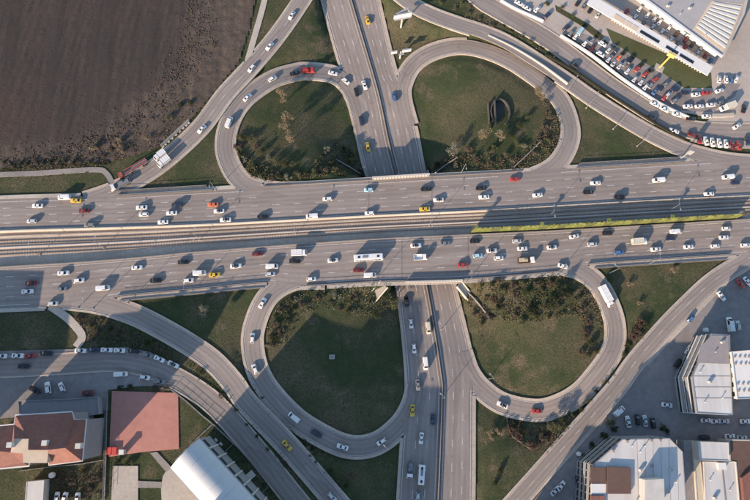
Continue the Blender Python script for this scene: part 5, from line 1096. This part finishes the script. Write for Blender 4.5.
for x, y, r, k in ((94, 146, 2.6, 'tan'), (117, 142, 2.6, 'tan'), (122, 149, 2.2, 'tan'), (147, 137, 2.0, 'tan'), (169, 118, 2.2, 'olive'), (191, 103, 2.0, 'dark'), (181, 105, 2.0, 'dark'), (112, 148, 2.0, 'brown'), (103, 155, 1.8, 'brown'), (130, 146, 1.6, 'brown'), (214, 45, 1.6, 'brown'), (160, 86, 1.3, 'brown'), (142, 104, 1.3, 'brown'), (180, 72, 1.3, 'brown'), (125, 121, 1.3, 'brown')): plant(x, y, r, k, pl)
for i in range(14): plant(4+i*7.6+random.uniform(-2, 2), 164.5+random.uniform(-2.5, 1.5)-i*.15, random.uniform(1.2, 2.0), ['dark', 'brown', 'olive'][i % 3], 'above the narrow path under the field')
pl = 'beside the car dealer'
for x, y, r, k, tl in ((584, 25, 1.7, 'dark', False), (597, 34, 1.9, 'dark', False), (605, 43, 1.9, 'dark', False), (613, 48, 1.8, 'dark', False), (623, 52.5, 1.8, 'dark', False), (632, 58, 1.8, 'dark', False), (642, 65, 1.7, 'dark', False), (651, 70, 1.7, 'dark', False), (547, 4, 1.9, 'dark', False), (562, 7, 1.6, 'olive', False), (573, 15, 1.6, 'olive', False)): plant(x, y, r, k, pl, tl)
pl = 'above the upper right slip road'
for i, (x, y) in enumerate([(455, 8), (468, 14), (480, 18), (492, 25), (503, 27), (511, 31), (521, 37), (530, 42), (541, 49), (552, 56), (440, 2), (448, -3), (470, 6), (463, 3)]): plant(x, y, random.uniform(1.1, 1.8), ['brown', 'olive', 'brown'][i % 3], pl)
pl = 'near the large white roofed building'
for x, y, r, k, tl in ((607, 424, 2.8, 'olive', True), (600, 437, 2.6, 'dark', True), (592, 446, 2.2, 'dark', False), (585, 456, 2.0, 'dark', False), (614, 428, 2.0, 'dark', False), (660, 428, 2.2, 'dark', True), (668, 432, 2.0, 'dark', False)): plant(x, y, r, k, pl, tl)
pl = 'round the red court'
for x, y, r, k in ((120, 387, 1.6, 'dark'), (130, 387, 1.5, 'dark'), (155, 389, 1.6, 'brown'), (165, 389, 1.8, 'brown'), (118, 462, 1.6, 'dark'), (126, 463, 1.5, 'dark'), (132, 462, 1.5, 'olive'), (60, 478, 2.2, 'brown'), (70, 480, 2.0, 'brown'), (82, 474, 2.0, 'olive'), (95, 480, 2.0, 'brown'), (88, 490, 2.0, 'brown')): plant(x, y, r, k, pl)
def clods():
    n = 2600; C = []
    while len(C) < n:
        t = RNG.random(); a = np.array([(190, 0), (184, 45), (150, 95), (105, 130), (60, 150), (0, 156)][int(t*4.99)]); b_ = np.array([(184, 45), (150, 95), (105, 130), (60, 150), (0, 156), (0, 156)][int(t*4.99)])
        q = a+(b_-a)*RNG.random()+RNG.normal(0, 9, 2)+np.array((10, 6)); p = un(*q, .2)
        if p.x < 0: C.append((p.x, p.y, .15))
    C = np.array(C); ok = np.ones(n, bool)
    for q in RPOLY.values(): ok &= ~in_poly(C[:, :2], q)
    C = C[ok]; m = len(C); base = np.array([(1, 0, 0), (-.5, .87, 0), (-.5, -.87, 0), (0, 0, .8)]); an = RNG.random(m)*6.28; s = (.15+.45*RNG.random(m)**2)
    R_ = np.stack([np.stack([np.cos(an), -np.sin(an)], 1), np.stack([np.sin(an), np.cos(an)], 1)], 1)
    xy = np.einsum('mij,kj->mki', R_, base[:, :2])*s[:, None, None]; V = np.concatenate([xy, np.broadcast_to(base[:, 2][None, :, None]*s[:, None, None], (m, 4, 1))], 2)+C[:, None, :]
    F = (np.arange(m)[:, None, None]*4+np.array([(0, 1, 3), (1, 2, 3), (2, 0, 3)])[None]).reshape(-1, 3)
    o = link('clods', pyd('clods', V.reshape(-1, 3).tolist(), F.tolist()), mat('clod_soil', (.075, .058, .047), .95, .4, 1)); tag(o, 'loose clods of earth along the margin of the ploughed field', 'clods', kind='stuff')
clods()
# scrub on the banks: uncountable ground cover
def scrub(poly, n, kind, label, size=.27, h=.8):
    W = [ung(x, y) for x, y in poly]; a = np.array([(p.x, p.y) for p in W]); lo, hi = a.min(0), a.max(0)
    P = lo+(hi-lo)*RNG.random((n*3, 2)); P = P[in_poly(P, [tuple(q) for q in a])][:n]
    ok = np.ones(len(P), bool)
    for k2, poly2 in RPOLY.items(): ok &= ~in_poly(P, poly2)
    P = P[ok]; f = np.sin(P[:, 0]*.7+np.sin(P[:, 1]*.9)*1.4)*np.sin(P[:, 1]*.6+1.1*np.sin(P[:, 0]*.5)); P = P[f+RNG.normal(0, .35, len(P)) > -.05]
    C = np.array([(x, y, gz(x, y)) for x, y in P]); m = len(C)
    if m == 0: return
    C[:, 2] += .1+h*RNG.random(m)**1.5
    x = RNG.normal(size=(m, 3)); x /= np.linalg.norm(x, axis=1)[:, None]; y = np.cross(x, RNG.normal(size=(m, 3))); y /= np.linalg.norm(y, axis=1)[:, None]
    s = size*(.5+RNG.random(m))[:, None]; V = np.stack([C-x*s, C+y*s*.6, C+x*s, C-y*s*.6], 1).reshape(-1, 3)
    o = link('scrub', pyd('scrub', V.tolist(), np.arange(4*m).reshape(-1, 4).tolist()), LEAF[kind]); tag(o, label, 'scrub', kind='stuff')
A1 = [(236, 138), (250, 160), (280, 172), (310, 168), (325, 150), (350, 148), (366, 176), (262, 186), (244, 172), (236, 150)]
scrub(A1, 6500, 'olive', 'olive scrub along the lower side of the upper left lawn'); scrub(A1, 3000, 'brown', 'dry brown scrub along the lower side of the upper left lawn')
A2 = [(428, 174), (440, 160), (470, 154), (510, 158), (535, 142), (547, 108), (560, 116), (561, 140), (548, 158), (520, 171)]
scrub(A2, 7000, 'brown', 'brown scrub along the lower side of the upper right lawn'); scrub(A2, 3200, 'olive', 'olive scrub along the lower side of the upper right lawn')
A3 = [(303, 290), (404, 285), (404, 300), (370, 318), (345, 312), (318, 308), (298, 322), (285, 345), (266, 348), (266, 330), (278, 305)]
scrub(A3, 2600, 'olive', 'olive scrub along the top of the lower left lawn'); scrub(A3, 1700, 'grey', 'pale dry scrub along the top of the lower left lawn')
A4 = [(460, 284), (555, 275), (585, 283), (600, 310), (602, 330), (590, 330), (575, 315), (540, 322), (495, 322), (478, 318), (462, 300)]
scrub(A4, 5200, 'brown', 'brown scrub along the top of the lower right lawn'); scrub(A4, 4200, 'olive', 'olive scrub along the top of the lower right lawn')
scrub([(505, 420), (520, 420), (560, 437), (550, 455), (530, 450), (508, 436)], 2000, 'red', 'reddish scrub patch under the lower right loop')
scrub([(68, 314), (100, 316), (130, 328), (170, 350), (190, 366), (172, 360), (140, 347), (88, 343)], 3600, 'brown', 'brown scrub on the bank below the lower carriageway')
scrub([(0, 159), (110, 150), (150, 140), (180, 112), (195, 110), (160, 146), (115, 162), (100, 168), (0, 172)], 4500, 'brown', 'brown scrub along the field edge'); scrub([(0, 160), (110, 156), (112, 166), (0, 173)], 1800, 'dark', 'dark scrub along the field edge')
scrub([(440, -5), (500, 22), (560, 58), (600, 85), (640, 112), (636, 116), (590, 87), (540, 56), (480, 24), (430, 0)], 2500, 'brown', 'brown scrub between slip road and service road')
scrub([(50, 470), (104, 464), (103, 500), (50, 500)], 2400, 'brown', 'dry scrub in the yard below the red roofed house')
scrub([(555, 425), (600, 395), (620, 365), (625, 350), (632, 350), (618, 378), (596, 405), (560, 440)], 2600, 'dark', 'dark scrub between lower right loop and slip road')
scrub([(240, 380), (250, 380), (275, 406), (318, 447), (350, 480), (342, 492), (305, 457), (258, 410)], 3500, 'dark', 'dark scrub on the verge below the lower left loop')
scrub([(185, 360), (205, 370), (242, 410), (292, 465), (286, 470), (232, 414), (200, 382)], 2200, 'dark', 'dark scrub between slip road and service road by the hall')
scrub([(214, 427), (285, 500), (278, 503), (210, 436)], 1600, 'dark', 'dark planting along the arched hall yard', .28, .5)

def ivy():
    P = sl(scT, 471, 744, -1.3, scB); n = 5200; k = RNG.integers(0, len(P)-1, n); f = RNG.random(n); C = np.array([tuple(P[i].lerp(P[i+1], u)) for i, u in zip(k, f)])
    keep = np.sin(C[:, 0]*.9)+np.sin(C[:, 0]*.37+1)+RNG.normal(0, .5, n) > .2; C = C[keep]; m = len(C)
    C[:, 1] += .25+RNG.random(m)*.8; C[:, 2] += 2.0+2.7*RNG.random(m)**.6
    x = RNG.normal(size=(m, 3)); x /= np.linalg.norm(x, axis=1)[:, None]; y = np.cross(x, RNG.normal(size=(m, 3))); y /= np.linalg.norm(y, axis=1)[:, None]; s = .26*(.5+RNG.random(m))[:, None]
    V = np.stack([C-x*s, C+y*s*.6, C+x*s, C-y*s*.6], 1).reshape(-1, 3)
    o = link('climbing_plant', pyd('climbing_plant', V.tolist(), np.arange(4*m).reshape(-1, 4).tolist()), LEAF['olive']); tag(o, 'olive climbing plants growing over the green screen', 'climbing plant', kind='stuff')
ivy()
# ------------------------------------------------------------------ labels that single out each repeat
def finish_labels():
    from collections import defaultdict
    g = defaultdict(list)
    for r in REG: g[(r[1], r[2])].append(r)
    for (noun, place), L_ in g.items():
        L_.sort(key=lambda r: r[3])
        for i, r in enumerate(L_):
            o, _, _, key, end, cat, grp = r
            if len(L_) == 1: lb = f'the only {noun} {place}'
            else: lb = f'{noun} {place}, {ORD[i] if i < len(ORD) else str(i+1)+"th"} from the {end}'
            tag(o, lb, cat, grp)
finish_labels()
